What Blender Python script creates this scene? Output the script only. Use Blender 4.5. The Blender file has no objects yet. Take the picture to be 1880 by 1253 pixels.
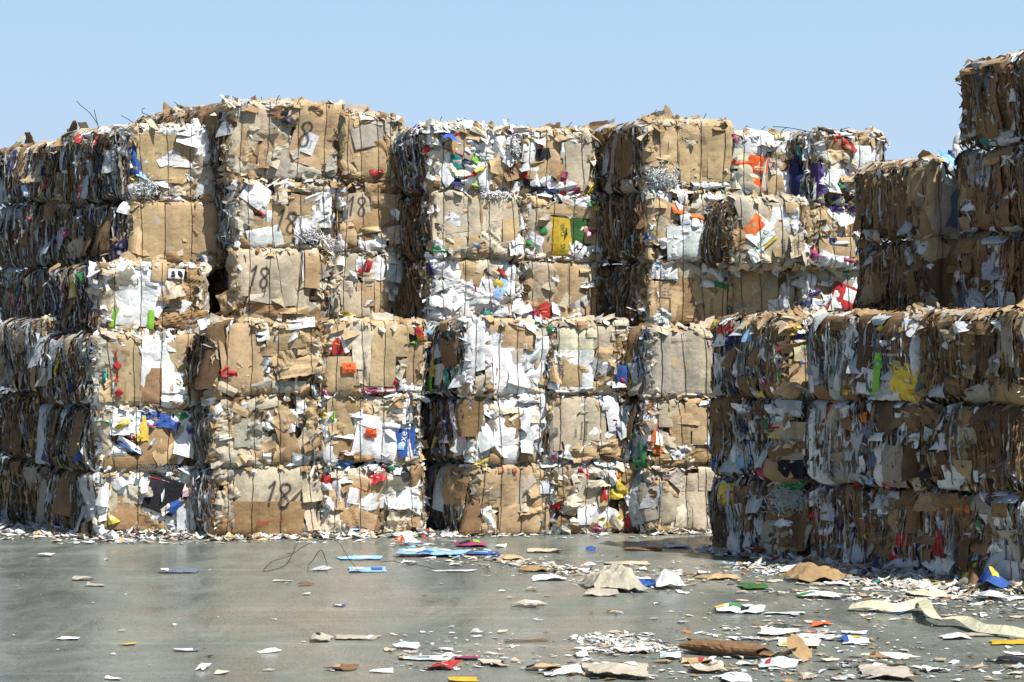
import bpy, math, random
import numpy as np
from mathutils import Vector
from mathutils.bvhtree import BVHTree

R = np.random.default_rng(11)
random.seed(11)
sc = bpy.context.scene
COL = sc.collection
PI = math.pi

# ---------------------------------------------------------------- camera
F = 3760.0                     # focal length in photo pixels (72 mm on 36 mm)
CZ = 2.0
cam_d = bpy.data.cameras.new('camera')
cam_d.lens = 72; cam_d.sensor_width = 36; cam_d.clip_end = 3000; cam_d.clip_start = 0.5
cam_d.shift_y = 31.5 / 1880.0
cam = bpy.data.objects.new('camera', cam_d); COL.objects.link(cam)
cam.location = (0, 0, CZ); cam.rotation_euler = (PI / 2, 0, 0)
sc.camera = cam

# ---------------------------------------------------------------- world + sun
SUN_EL = math.radians(58)
to_sun = Vector((0.76, -0.65, 0)).normalized() * math.cos(SUN_EL) + Vector((0, 0, math.sin(SUN_EL)))
w = bpy.data.worlds.new('World'); sc.world = w; w.use_nodes = True
nt = w.node_tree; nt.nodes.clear()
out = nt.nodes.new('ShaderNodeOutputWorld'); bg = nt.nodes.new('ShaderNodeBackground')
sky = nt.nodes.new('ShaderNodeTexSky'); sky.sky_type = 'NISHITA'; sky.sun_disc = False
sky.sun_elevation = SUN_EL
sky.sun_rotation = math.atan2(to_sun.x, to_sun.y)
sky.air_density = 1.0; sky.dust_density = 0.5; sky.ozone_density = 4.0; sky.altitude = 0
bg.inputs['Strength'].default_value = 0.05
# bright haze low over the horizon, fading into the clear sky above
tcw = nt.nodes.new('ShaderNodeTexCoord'); sx = nt.nodes.new('ShaderNodeSeparateXYZ'); nt.links.new(tcw.outputs['Generated'], sx.inputs[0])
rw = nt.nodes.new('ShaderNodeValToRGB'); el = rw.color_ramp.elements
el[0].position = 0; el[0].color = (.64, .73, .88, 1); el[1].position = .19; el[1].color = (.43, .665, .90, 1)
a_ = el.new(.07); a_.color = (.55, .69, .89, 1)
nt.links.new(sx.outputs['Z'], rw.inputs[0])
mu_ = nt.nodes.new('ShaderNodeVectorMath'); mu_.operation = 'SCALE'; mu_.inputs['Scale'].default_value = 11.8; nt.links.new(rw.outputs[0], mu_.inputs[0])
fw = nt.nodes.new('ShaderNodeMapRange'); fw.interpolation_type = 'SMOOTHSTEP'; fw.inputs[1].default_value = .14; fw.inputs[2].default_value = .42; fw.inputs[3].default_value = 1; fw.inputs[4].default_value = 0
nt.links.new(sx.outputs['Z'], fw.inputs[0])
mw = nt.nodes.new('ShaderNodeMix'); mw.data_type = 'RGBA'; nt.links.new(fw.outputs[0], mw.inputs[0]); nt.links.new(sky.outputs[0], mw.inputs[6]); nt.links.new(mu_.outputs[0], mw.inputs[7])
nt.links.new(mw.outputs[2], bg.inputs[0]); nt.links.new(bg.outputs[0], out.inputs[0])
sd_ = bpy.data.lights.new('sun', 'SUN'); sd_.energy = 4.8; sd_.angle = math.radians(0.5); sd_.color = (1, 0.97, 0.91)
sun = bpy.data.objects.new('sun', sd_); COL.objects.link(sun)
sun.rotation_euler = to_sun.to_track_quat('Z', 'Y').to_euler(); sun.location = (0, 0, 30)
sc.view_settings.view_transform = 'Standard'; sc.view_settings.look = 'None'
sc.view_settings.exposure = 0.8; sc.view_settings.gamma = 1
try:
    sc.cycles.max_bounces = 5; sc.cycles.diffuse_bounces = 3; sc.cycles.glossy_bounces = 2; sc.cycles.transparent_max_bounces = 6
except Exception: pass

# ---------------------------------------------------------------- colours (linear)
PAL = dict(
 k=(.455, .325, .18), c=(.49, .41, .295), g=(.40, .36, .285), K=(.31, .20, .10), w=(.74, .74, .73), s=(.52, .55, .55),
 r=(.42, .03, .03), b=(.03, .085, .30), y=(.60, .43, .06), G=(.04, .22, .07), o=(.62, .16, .04), p=(.10, .06, .24),
 m=(.32, .05, .13), d=(.015, .015, .02), t=(.03, .25, .22), n=(.02, .03, .12), l=(.25, .45, .68), e=(.20, .46, .05),
 a=(.60, .53, .40), i=(.62, .45, .42), z=(.12, .15, .19), u=(.16, .09, .045), O=(.80, .13, .03), D=(.04,.12,.03), Y=(.50,.33,.03), v=(.72,.66,.48))
CN = dict(k='tan', c='pale tan', g='grey', K='brown', w='white', s='pale grey', r='red', b='blue', y='yellow', G='green', o='orange', p='purple',
 m='magenta', d='black', t='teal', n='navy', l='light blue', e='lime green', a='cream', i='pinkish', z='slate grey', u='dark brown', O='orange', D='dark green', Y='mustard yellow', v='cream')
BRIGHT = 'rbyGopmtlednYb'

# ---------------------------------------------------------------- materials
def newmat(name):
    m = bpy.data.materials.new(name); m.use_nodes = True
    n = m.node_tree.nodes; l = m.node_tree.links
    return m, n, l, n['Principled BSDF']

def scrap_mat(name, rough=.8, bump=.18, bdist=.008, scale=26, spec=.25, bumpscale=None):
    m, n, l, p = newmat(name)
    at = n.new('ShaderNodeAttribute'); at.attribute_name = 'Col'
    geo = n.new('ShaderNodeNewGeometry')
    nz = n.new('ShaderNodeTexNoise'); nz.inputs['Scale'].default_value = scale; nz.inputs['Detail'].default_value = 4
    l.new(geo.outputs['Position'], nz.inputs['Vector'])
    n2 = n.new('ShaderNodeTexNoise'); n2.inputs['Scale'].default_value = 4.5; n2.inputs['Detail'].default_value = 3
    l.new(geo.outputs['Position'], n2.inputs['Vector'])
    r1 = n.new('ShaderNodeMapRange'); r1.inputs[1].default_value = .3; r1.inputs[2].default_value = .7; r1.inputs[3].default_value = .86; r1.inputs[4].default_value = 1.06
    l.new(nz.outputs[0], r1.inputs[0])
    r2 = n.new('ShaderNodeMapRange'); r2.inputs[1].default_value = .3; r2.inputs[2].default_value = .7; r2.inputs[3].default_value = .74; r2.inputs[4].default_value = 1.06
    l.new(n2.outputs[0], r2.inputs[0])
    mu = n.new('ShaderNodeMath'); mu.operation = 'MULTIPLY'; l.new(r1.outputs[0], mu.inputs[0]); l.new(r2.outputs[0], mu.inputs[1])
    vm = n.new('ShaderNodeVectorMath'); vm.operation = 'SCALE'
    l.new(at.outputs['Color'], vm.inputs[0]); l.new(mu.outputs[0], vm.inputs['Scale'])
    l.new(vm.outputs[0], p.inputs['Base Color'])
    p.inputs['Roughness'].default_value = rough; p.inputs['Specular IOR Level'].default_value = spec
    nb = n.new('ShaderNodeTexNoise'); nb.inputs['Scale'].default_value = bumpscale or 14; nb.inputs['Detail'].default_value = 3; nb.inputs['Roughness'].default_value = .5
    l.new(geo.outputs['Position'], nb.inputs['Vector'])
    bp = n.new('ShaderNodeBump'); bp.inputs['Strength'].default_value = bump; bp.inputs['Distance'].default_value = bdist * 4
    s1 = n.new('ShaderNodeMath'); s1.operation = 'SUBTRACT'; s1.inputs[1].default_value = .5; l.new(n2.outputs[0], s1.inputs[0])
    s2 = n.new('ShaderNodeMath'); s2.operation = 'ABSOLUTE'; l.new(s1.outputs[0], s2.inputs[0])
    s3 = n.new('ShaderNodeMath'); s3.operation = 'MINIMUM'; s3.inputs[1].default_value = .05; l.new(s2.outputs[0], s3.inputs[0])
    s4 = n.new('ShaderNodeMath'); s4.operation = 'MULTIPLY_ADD'; s4.inputs[1].default_value = 5.0; l.new(s3.outputs[0], s4.inputs[0]); l.new(nb.outputs[0], s4.inputs[2])
    l.new(s4.outputs[0], bp.inputs['Height'])
    l.new(bp.outputs[0], p.inputs['Normal'])
    return m
M_SCRAP = scrap_mat('torn_cardboard_and_paper')
M_PLASTIC = scrap_mat('crinkled_plastic', rough=.28, bump=.4, spec=.5, bumpscale=20)

def core_mat():
    m, n, l, p = newmat('pressed_layers')
    geo = n.new('ShaderNodeNewGeometry')
    mp = n.new('ShaderNodeMapping'); mp.inputs['Scale'].default_value = (26, 26, 3)
    l.new(geo.outputs['Position'], mp.inputs[0])
    nz = n.new('ShaderNodeTexNoise'); nz.inputs['Scale'].default_value = 1; nz.inputs['Detail'].default_value = 4
    l.new(mp.outputs[0], nz.inputs['Vector'])
    cr = n.new('ShaderNodeValToRGB'); e = cr.color_ramp.elements
    e[0].position = .33; e[0].color = (.07, .045, .025, 1); e[1].position = .74; e[1].color = (.45, .44, .42, 1)
    a = e.new(.46); a.color = (.20, .125, .06, 1); a = e.new(.58); a.color = (.32, .23, .13, 1)
    l.new(nz.outputs[0], cr.inputs[0]); l.new(cr.outputs[0], p.inputs['Base Color'])
    bp = n.new('ShaderNodeBump'); bp.inputs['Strength'].default_value = 1; bp.inputs['Distance'].default_value = .04
    l.new(nz.outputs[0], bp.inputs['Height']); l.new(bp.outputs[0], p.inputs['Normal'])
    p.inputs['Roughness'].default_value = .9
    return m
M_CORE = core_mat()

m, n, l, p = newmat('rusty_wire'); p.inputs['Base Color'].default_value = (.028, .02, .015, 1); p.inputs['Metallic'].default_value = .3; p.inputs['Roughness'].default_value = .6
M_WIRE = m
def flatmat(name, col, rough=.7):
    m, n, l, p = newmat(name); p.inputs['Base Color'].default_value = (*col, 1); p.inputs['Roughness'].default_value = rough
    geo = n.new('ShaderNodeNewGeometry'); nz = n.new('ShaderNodeTexNoise'); nz.inputs['Scale'].default_value = 40
    l.new(geo.outputs['Position'], nz.inputs['Vector'])
    mx = n.new('ShaderNodeMix'); mx.data_type = 'RGBA'; mx.inputs[6].default_value = (*[c * .75 for c in col], 1); mx.inputs[7].default_value = (*[min(1, c * 1.15) for c in col], 1)
    l.new(nz.outputs[0], mx.inputs[0]); l.new(mx.outputs[2], p.inputs['Base Color'])
    return m
M_INK = {}
def ink(c):
    if c not in M_INK: M_INK[c] = flatmat('ink_' + CN[c].replace(' ', '_'), PAL[c])
    return M_INK[c]

def spray_mat():
    m, n, l, p = newmat('black_spray_paint')
    p.inputs['Base Color'].default_value = (.02, .02, .022, 1); p.inputs['Roughness'].default_value = .55
    at = n.new('ShaderNodeAttribute'); at.attribute_name = 'Den'
    geo = n.new('ShaderNodeNewGeometry'); nz = n.new('ShaderNodeTexNoise'); nz.inputs['Scale'].default_value = 90
    l.new(geo.outputs['Position'], nz.inputs['Vector'])
    ad = n.new('ShaderNodeMath'); ad.operation = 'MULTIPLY_ADD'; ad.inputs[1].default_value = .5; ad.inputs[2].default_value = -.25
    l.new(nz.outputs[0], ad.inputs[0])
    a2 = n.new('ShaderNodeMath'); a2.operation = 'ADD'; a2.use_clamp = True; l.new(at.outputs['Fac'], a2.inputs[0]); l.new(ad.outputs[0], a2.inputs[1])
    l.new(a2.outputs[0], p.inputs['Alpha'])
    return m
M_SPRAY = spray_mat()

def ground_mat():
    m, n, l, p = newmat('worn_concrete')
    tc = n.new('ShaderNodeNewGeometry')
    def noise(scale, detail, mapping=None, rough=.55, dist=0):
        nz = n.new('ShaderNodeTexNoise'); nz.inputs['Scale'].default_value = scale; nz.inputs['Detail'].default_value = detail
        nz.inputs['Roughness'].default_value = rough; nz.inputs['Distortion'].default_value = dist
        if mapping:
            mp = n.new('ShaderNodeMapping'); mp.inputs['Scale'].default_value = mapping[0]; mp.inputs['Rotation'].default_value = (0, 0, mapping[1])
            l.new(tc.outputs['Position'], mp.inputs[0]); l.new(mp.outputs[0], nz.inputs['Vector'])
        else: l.new(tc.outputs['Position'], nz.inputs['Vector'])
        return nz
    big = noise(1, 5, ((.45, .22, 1), .3), .62, .8); mid = noise(1.0, 6, ((2.2, .7, 1), .4), .68, .9); fine = noise(1, 3, ((70, 18, 1), 0), .6)
    streak = noise(1.0, 5, ((1.1, 1.6, 1), -.5), .65, 1.2)
    cr = n.new('ShaderNodeValToRGB'); e = cr.color_ramp.elements
    e[0].position = .34; e[0].color = (.096, .110, .098, 1); e[1].position = .68; e[1].color = (.205, .190, .158, 1)
    a = e.new(.5); a.color = (.144, .156, .134, 1)
    l.new(big.outputs[0], cr.inputs[0])
    def mr(src, a, b, lo, hi):
        r = n.new('ShaderNodeMapRange'); r.inputs[1].default_value = a; r.inputs[2].default_value = b; r.inputs[3].default_value = lo; r.inputs[4].default_value = hi
        l.new(src, r.inputs[0]); return r.outputs[0]
    f1 = mr(mid.outputs[0], .35, .65, .84, 1.14); f2 = mr(fine.outputs[0], .3, .7, .90, 1.09); f3 = mr(streak.outputs[0], .35, .68, .9, 1.14)
    m1 = n.new('ShaderNodeMath'); m1.operation = 'MULTIPLY'; l.new(f1, m1.inputs[0]); l.new(f2, m1.inputs[1])
    grit = noise(1, 2, ((60, 9, 1), .1), .5); g1 = mr(grit.outputs[0], .62, .68, 1, .62); g2 = mr(grit.outputs[0], .36, .31, 0, .4)
    m0 = n.new('ShaderNodeMath'); m0.operation = 'MULTIPLY'; l.new(m1.outputs[0], m0.inputs[0]); l.new(g1, m0.inputs[1])
    m9 = n.new('ShaderNodeMath'); m9.operation = 'ADD'; l.new(m0.outputs[0], m9.inputs[0]); l.new(g2, m9.inputs[1])
    m2 = n.new('ShaderNodeMath'); m2.operation = 'MULTIPLY'; l.new(m9.outputs[0], m2.inputs[0]); l.new(f3, m2.inputs[1])
    # thin pale scrape marks
    sc1 = noise(1.0, 4, ((.25, 3.5, 1), .9), .5, .6); s1 = mr(sc1.outputs[0], .57, .66, 0, .22)
    ad = n.new('ShaderNodeMath'); ad.operation = 'ADD'; l.new(m2.outputs[0], ad.inputs[0]); l.new(s1, ad.inputs[1])
    vm = n.new('ShaderNodeVectorMath'); vm.operation = 'SCALE'; l.new(cr.outputs[0], vm.inputs[0]); l.new(ad.outputs[0], vm.inputs['Scale'])
    l.new(vm.outputs[0], p.inputs['Base Color'])
    l.new(mr(mid.outputs[0], .35, .65, .17, .42), p.inputs['Roughness'])
    p.inputs['Specular IOR Level'].default_value = .3
    bp = n.new('ShaderNodeBump'); bp.inputs['Strength'].default_value = .35; bp.inputs['Distance'].default_value = .02
    l.new(mid.outputs[0], bp.inputs['Height'])
    b2 = n.new('ShaderNodeBump'); b2.inputs['Strength'].default_value = .12; b2.inputs['Distance'].default_value = .003
    l.new(fine.outputs[0], b2.inputs['Height']); l.new(bp.outputs[0], b2.inputs['Normal']); l.new(b2.outputs[0], p.inputs['Normal'])
    return m

# ---------------------------------------------------------------- mesh helpers
class MB:
    def __init__(s): s.v = []; s.f = []; s.c = []; s.n = 0
    def add(s, v, f, c):
        v = np.asarray(v, float); s.v.append(v); s.f.append(np.asarray(f, int) + s.n)
        c = np.asarray(c, float)
        if c.ndim == 1: c = np.tile(c, (len(v), 1))
        s.c.append(c); s.n += len(v)
    def arrays(s): return np.concatenate(s.v), np.concatenate(s.f), np.concatenate(s.c)

def mkmesh(name, v, f, c=None, mat=None, smooth=False, attr='Col'):
    me = bpy.data.meshes.new(name)
    v = np.ascontiguousarray(v, dtype=np.float32); f = np.ascontiguousarray(f, dtype=np.int32)
    nf, k = f.shape
    me.vertices.add(len(v)); me.vertices.foreach_set('co', v.ravel())
    me.loops.add(nf * k); me.loops.foreach_set('vertex_index', f.ravel())
    me.polygons.add(nf); me.polygons.foreach_set('loop_start', np.arange(0, nf * k, k, dtype=np.int32))
    try: me.polygons.foreach_set('loop_total', np.full(nf, k, dtype=np.int32))
    except Exception: pass
    me.polygons.foreach_set('use_smooth', np.full(nf, smooth))
    if c is not None:
        if attr == 'Col':
            a = me.color_attributes.new('Col', 'FLOAT_COLOR', 'POINT')
            cc = np.ones((len(v), 4), dtype=np.float32); cc[:, :3] = c; a.data.foreach_set('color', cc.ravel())
        else:
            a = me.attributes.new(attr, 'FLOAT', 'POINT'); a.data.foreach_set('value', np.asarray(c, dtype=np.float32))
    me.update(calc_edges=True)
    if mat: me.materials.append(mat)
    return me

def link(name, me, parent=None, loc=None):
    o = bpy.data.objects.new(name, me); COL.objects.link(o)
    if parent is not None: o.parent = parent
    if loc is not None: o.location = loc
    return o
def tag(o, label=None, cat=None, group=None, kind=None):
    if label: o['label'] = label
    if cat: o['category'] = cat
    if group: o['group'] = group
    if kind: o['kind'] = kind
    return o

def tube(pts, r, sides=4, taper=False):
    pts = np.asarray(pts, float); n_ = len(pts)
    t = np.gradient(pts, axis=0); t /= np.linalg.norm(t, axis=1)[:, None] + 1e-9
    ref = np.array([0.31, .52, .79]); a = np.cross(t, ref); a /= np.linalg.norm(a, axis=1)[:, None] + 1e-9; b = np.cross(t, a)
    ang = np.arange(sides) * 2 * PI / sides
    rr = np.full(n_, r) if np.isscalar(r) else np.asarray(r)
    v = pts[:, None, :] + rr[:, None, None] * (np.cos(ang)[None, :, None] * a[:, None, :] + np.sin(ang)[None, :, None] * b[:, None, :])
    v = v.reshape(-1, 3); f = []
    for i in range(n_ - 1):
        for j in range(sides):
            k = (j + 1) % sides
            f.append((i * sides + j, i * sides + k, (i + 1) * sides + k, (i + 1) * sides + j))
    return v, np.array(f)

_grid_cache = {}
def gridf(na, nb):
    if (na, nb) not in _grid_cache:
        i, j = np.meshgrid(np.arange(na - 1), np.arange(nb - 1), indexing='ij')
        q = (i * nb + j).ravel()
        _grid_cache[(na, nb)] = np.stack([q, q + nb, q + nb + 1, q + 1], 1)
    return _grid_cache[(na, nb)]

class Face:
    """a bale side: (u, v, offset) -> world"""
    def __init__(s, O, U, V, N, W, H, bulge=.045, wires=(), seed=0, rough=.014, drop=.028):
        s.O = np.array(O, float); s.U = np.array(U, float); s.V = np.array(V, float); s.N = np.array(N, float); s.W = W; s.H = H
        s.bulge = bulge; s.wires = list(wires); s.drop = drop
        r = np.random.default_rng(seed); s.k = r.uniform(-9, 9, (6, 2)); s.ph = r.uniform(0, 6.28, 6); s.rough = rough
    def S(s, u, v):
        eu = np.clip(np.abs(2 * u / s.W - 1), 0, 1.1); ev = np.clip(np.abs(2 * v / s.H - 1), 0, 1.1)
        o = s.bulge * (1 - eu ** 5) * (1 - ev ** 5) - s.drop * eu ** 14 - s.drop * ev ** 12
        for k, p in zip(s.k, s.ph): o = o + s.rough / 2 * np.sin(k[0] * u + k[1] * v + p)
        for w_ in s.wires: o = o - .005 * np.exp(-((u - w_) / .05) ** 2)
        return o
    def P(s, u, v, off):
        u = np.asarray(u, float); v = np.asarray(v, float); d = s.S(u, v) + off
        return s.O + u[..., None] * s.U + v[..., None] * s.V + d[..., None] * s.N

def sheets(face, cu, cv, w_, h_, rot, off, col, na=4, nb=4, tx=0, ty=0, crum=.008, jag=.15, kink=.0, curl=0, wl=.12, press=.8, rng=R, corner=.12, colvar=.05, dome=0, omax=None):
    """batched bent sheets lying on a face; returns verts (n*na*nb,3), faces, colours"""
    cu = np.atleast_1d(np.asarray(cu, float)); n_ = len(cu)
    b_ = lambda x: np.broadcast_to(np.asarray(x, float), (n_,))[:, None]
    cu = cu[:, None]; cv = b_(cv); w_ = b_(w_); h_ = b_(h_); rot = b_(rot); off = b_(off); tx = b_(tx); ty = b_(ty); crum = b_(crum); kink = b_(kink); curl = b_(curl); dome = b_(dome)
    ga, gb = np.meshgrid(np.linspace(-.5, .5, na), np.linspace(-.5, .5, nb), indexing='ij'); ga = ga.ravel()[None, :]; gb = gb.ravel()[None, :]
    # corner jitter
    cj = rng.uniform(-corner, corner, (n_, 4, 2)) * 1.0
    wa = [(.5 - ga) * (.5 - gb), (.5 + ga) * (.5 - gb), (.5 + ga) * (.5 + gb), (.5 - ga) * (.5 + gb)]
    dx = sum(wa[i] * cj[:, i, 0][:, None] for i in range(4)); dy = sum(wa[i] * cj[:, i, 1][:, None] for i in range(4))
    edge = ((np.abs(ga) > .499) | (np.abs(gb) > .499)).astype(float)
    cell_a = 1 / (na - 1); cell_b = 1 / (nb - 1)
    x = (ga + dx + edge * rng.uniform(-1, 1, (n_, na * nb)) * jag * cell_a * .9) * w_
    y = (gb + dy + edge * rng.uniform(-1, 1, (n_, na * nb)) * jag * cell_b * .9) * h_
    o = off + tx * x + ty * y
    for q in range(4):
        L = wl * rng.uniform(.5, 1.8, (n_, 1)); an = rng.uniform(0, PI, (n_, 1)); ph = rng.uniform(0, 6.28, (n_, 1))
        t = (np.cos(an) * x + np.sin(an) * y) / L * 6.28 + ph
        o = o + crum * .55 * (np.abs(((t / PI) % 2) - 1) * 2 - 1)         # sharp triangular folds
    o = o + crum * .5 * rng.normal(0, 1, (n_, na * nb)) * .4
    an = rng.uniform(0, PI, (n_, 1)); pos = rng.uniform(-.3, .3, (n_, 1))
    t = np.cos(an) * x / np.maximum(w_, .01) + np.sin(an) * y / np.maximum(h_, .01) - pos
    o = o - kink * np.abs(t)
    q = rng.integers(0, 4, (n_, 1)); sx = np.where(q % 2 == 0, 1, -1); sy = np.where(q < 2, 1, -1)
    o = o + curl * np.clip(sx * ga + sy * gb - .35, 0, 1) ** 1.5
    o = o - dome * ((2 * ga) ** 4 + (2 * gb) ** 4) * .5
    if omax is not None: o = np.where(o > omax, omax + (o - omax) * .12, o)
    c, s = np.cos(rot), np.sin(rot)
    u = cu + c * x - s * y; v = cv + s * x + c * y
    if press and face.wires:
        g = sum(np.exp(-((u - wi) / .045) ** 2) for wi in face.wires)
        o = np.where(o > .0, o * (1 - .18 * press * np.clip(g, 0, 1)), o)
    V = face.P(u, v, o).reshape(-1, 3)
    f = (gridf(na, nb)[None] + (np.arange(n_) * na * nb)[:, None, None]).reshape(-1, 4)
    col = np.asarray(col, float)
    if col.ndim == 1: col = np.tile(col, (n_, 1))
    vc = np.repeat(col, na * nb, 0) * (1 + rng.normal(0, colvar, (n_, na * nb)).reshape(-1, 1) * .5)
    return V, f, np.clip(vc, .004, .9)

def thicken(V, f, c, N, th, na, nb):
    n_ = len(V); V2 = np.concatenate([V, V - np.asarray(N) * th])
    per = [i * nb for i in range(na)] + [(na - 1) * nb + j for j in range(1, nb)] + [i * nb + nb - 1 for i in range(na - 2, -1, -1)] + [j for j in range(nb - 2, 0, -1)]
    per = np.array(per); nx = np.roll(per, -1)
    rim = np.stack([per, per + n_, nx + n_, nx], 1)
    return V2, np.concatenate([f, f[:, ::-1] + n_, rim]), np.concatenate([c, c * .9])

def jit(c, rng, a=.13):
    c = np.array(c) * (1 + rng.normal(0, a)); c = c * (1 + rng.normal(0, .018, 3))
    return np.clip(c, .006, .88)

STY = dict(
 kraft='kkkkccccgggKKKKuwk', tan='cccccggggkkaaKKw', mix='kkkcccggKKwwwwwsa*', white='wwwwwwwsssacckkg', grey='ggggccskka', colour='kkccggKwwwwwsa****')
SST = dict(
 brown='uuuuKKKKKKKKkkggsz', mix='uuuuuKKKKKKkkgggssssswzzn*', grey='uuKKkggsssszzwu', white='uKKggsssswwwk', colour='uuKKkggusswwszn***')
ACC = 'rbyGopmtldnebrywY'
SHADE_SOIL = dict(k=(.31, .215, .115), K=(.20, .122, .058), c=(.38, .31, .215), g=(.29, .265, .21), u=(.105, .062, .032), w=(.60, .61, .61), s=(.38, .41, .42))   # darker set: shade painted into bale sides, dirt on ground litter
def pick(pal, n_, rng, acc=1.0, shade_soil=False):
    o = []; acc = acc * .35
    for _ in range(n_):
        ch = pal[rng.integers(len(pal))]
        if ch == '*': ch = ACC[rng.integers(len(ACC))] if rng.random() < acc else 's'
        o.append(jit(SHADE_SOIL.get(ch, PAL[ch]) if shade_soil else PAL[ch], rng))
    return np.array(o)

ZM = dict(z1=(0, 150, 2.785), z2=(0, 560, 2.723), z3=(360, 150, 2.784), z4=(360, 560, 2.7245), z5=(720, 180, 2.848), z6=(740, 560, 2.723),
          z7=(1080, 190, 2.914), z8=(1130, 560, 2.506), r1=(1540, 90, 2.456), r2=(1290, 560, 2.3644), px=(0, 0, 1.0))

def text_mesh(body, size, mat):
    cu = bpy.data.curves.new('t', 'FONT'); cu.body = body; cu.size = size; cu.align_x = 'CENTER'; cu.align_y = 'CENTER'; cu.resolution_u = 2
    o = bpy.data.objects.new('t', cu); COL.objects.link(o)
    dg = bpy.context.evaluated_depsgraph_get(); me = bpy.data.meshes.new_from_object(o.evaluated_get(dg))
    v = np.array([x.co[:] for x in me.vertices]); f = [tuple(p_.vertices) for p_ in me.polygons]
    bpy.data.objects.remove(o); bpy.data.curves.remove(cu); bpy.data.meshes.remove(me)
    return v, f

GL = {  # spray glyph strokes in a unit box (height 1)
 '1': [[(-.12, .22), (.02, .38), (.10, .5), (.06, .2), (.0, -.15), (-.04, -.5)]],
 '8': [[(.12, .45), (-.10, .42), (-.16, .22), (.0, .05), (.16, -.15), (.14, -.4), (0, -.5), (-.14, -.38), (-.10, -.14), (.06, .06), (.2, .26), (.14, .44), (.0, .47)]],
 '9': [[(.15, .3), (0, .48), (-.15, .3), (-.05, .1), (.12, .15), (.16, .35), (.14, 0), (.08, -.3), (-.05, -.5)]],
 'o': [[(.0, .5), (-.35, .2), (-.3, -.3), (.05, -.5), (.35, -.2), (.3, .3), (0, .5)]],
 'a': [[(-.9, .05), (-.3, .1), (.4, .0)], [(.0, .5), (.35, .3), (.45, -.05), (.2, -.35), (-.2, -.6)]],
 'w': [[(-.6, -.2), (-.2, .5), (-.1, -.1), (.2, .4), (.25, -.2), (.6, .35)], [(-.5, .3), (.1, .2), (.65, -.5)]],
 'x': [[(-.5, -.3), (0, .1), (.5, .35)]],
}
def smooth_path(p, k=5):
    p = np.array(p, float); n_ = len(p); out_ = []
    for i in range(n_ - 1):
        p0 = p[max(i - 1, 0)]; p1 = p[i]; p2 = p[i + 1]; p3 = p[min(i + 2, n_ - 1)]
        for j in range(k):
            t = j / k
            out_.append(.5 * ((2 * p1) + (-p0 + p2) * t + (2 * p0 - 5 * p1 + 4 * p2 - p3) * t * t + (-p0 + 3 * p1 - 3 * p2 + p3) * t ** 3))
    out_.append(p[-1]); return np.array(out_)

KINDNAME = {'sheet': 'cardboard_sheet', 'paper': 'paper_sheet', 'carton': 'printed_carton'}
BALES = {}

def world_of(zid, x, y, face):
    x0, y0, s = ZM[zid]; px = x0 + x / s; py = y0 + y / s
    d = np.array([(px - 940) / F, 1.0, (658 - py) / F]); C0 = np.array([0, 0, CZ])
    t = np.dot(face.O - C0, face.N) / np.dot(d, face.N); P = C0 + d * t
    return np.dot(P - face.O, face.U), np.dot(P - face.O, face.V), F / (t * 1.0) * s

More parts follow.
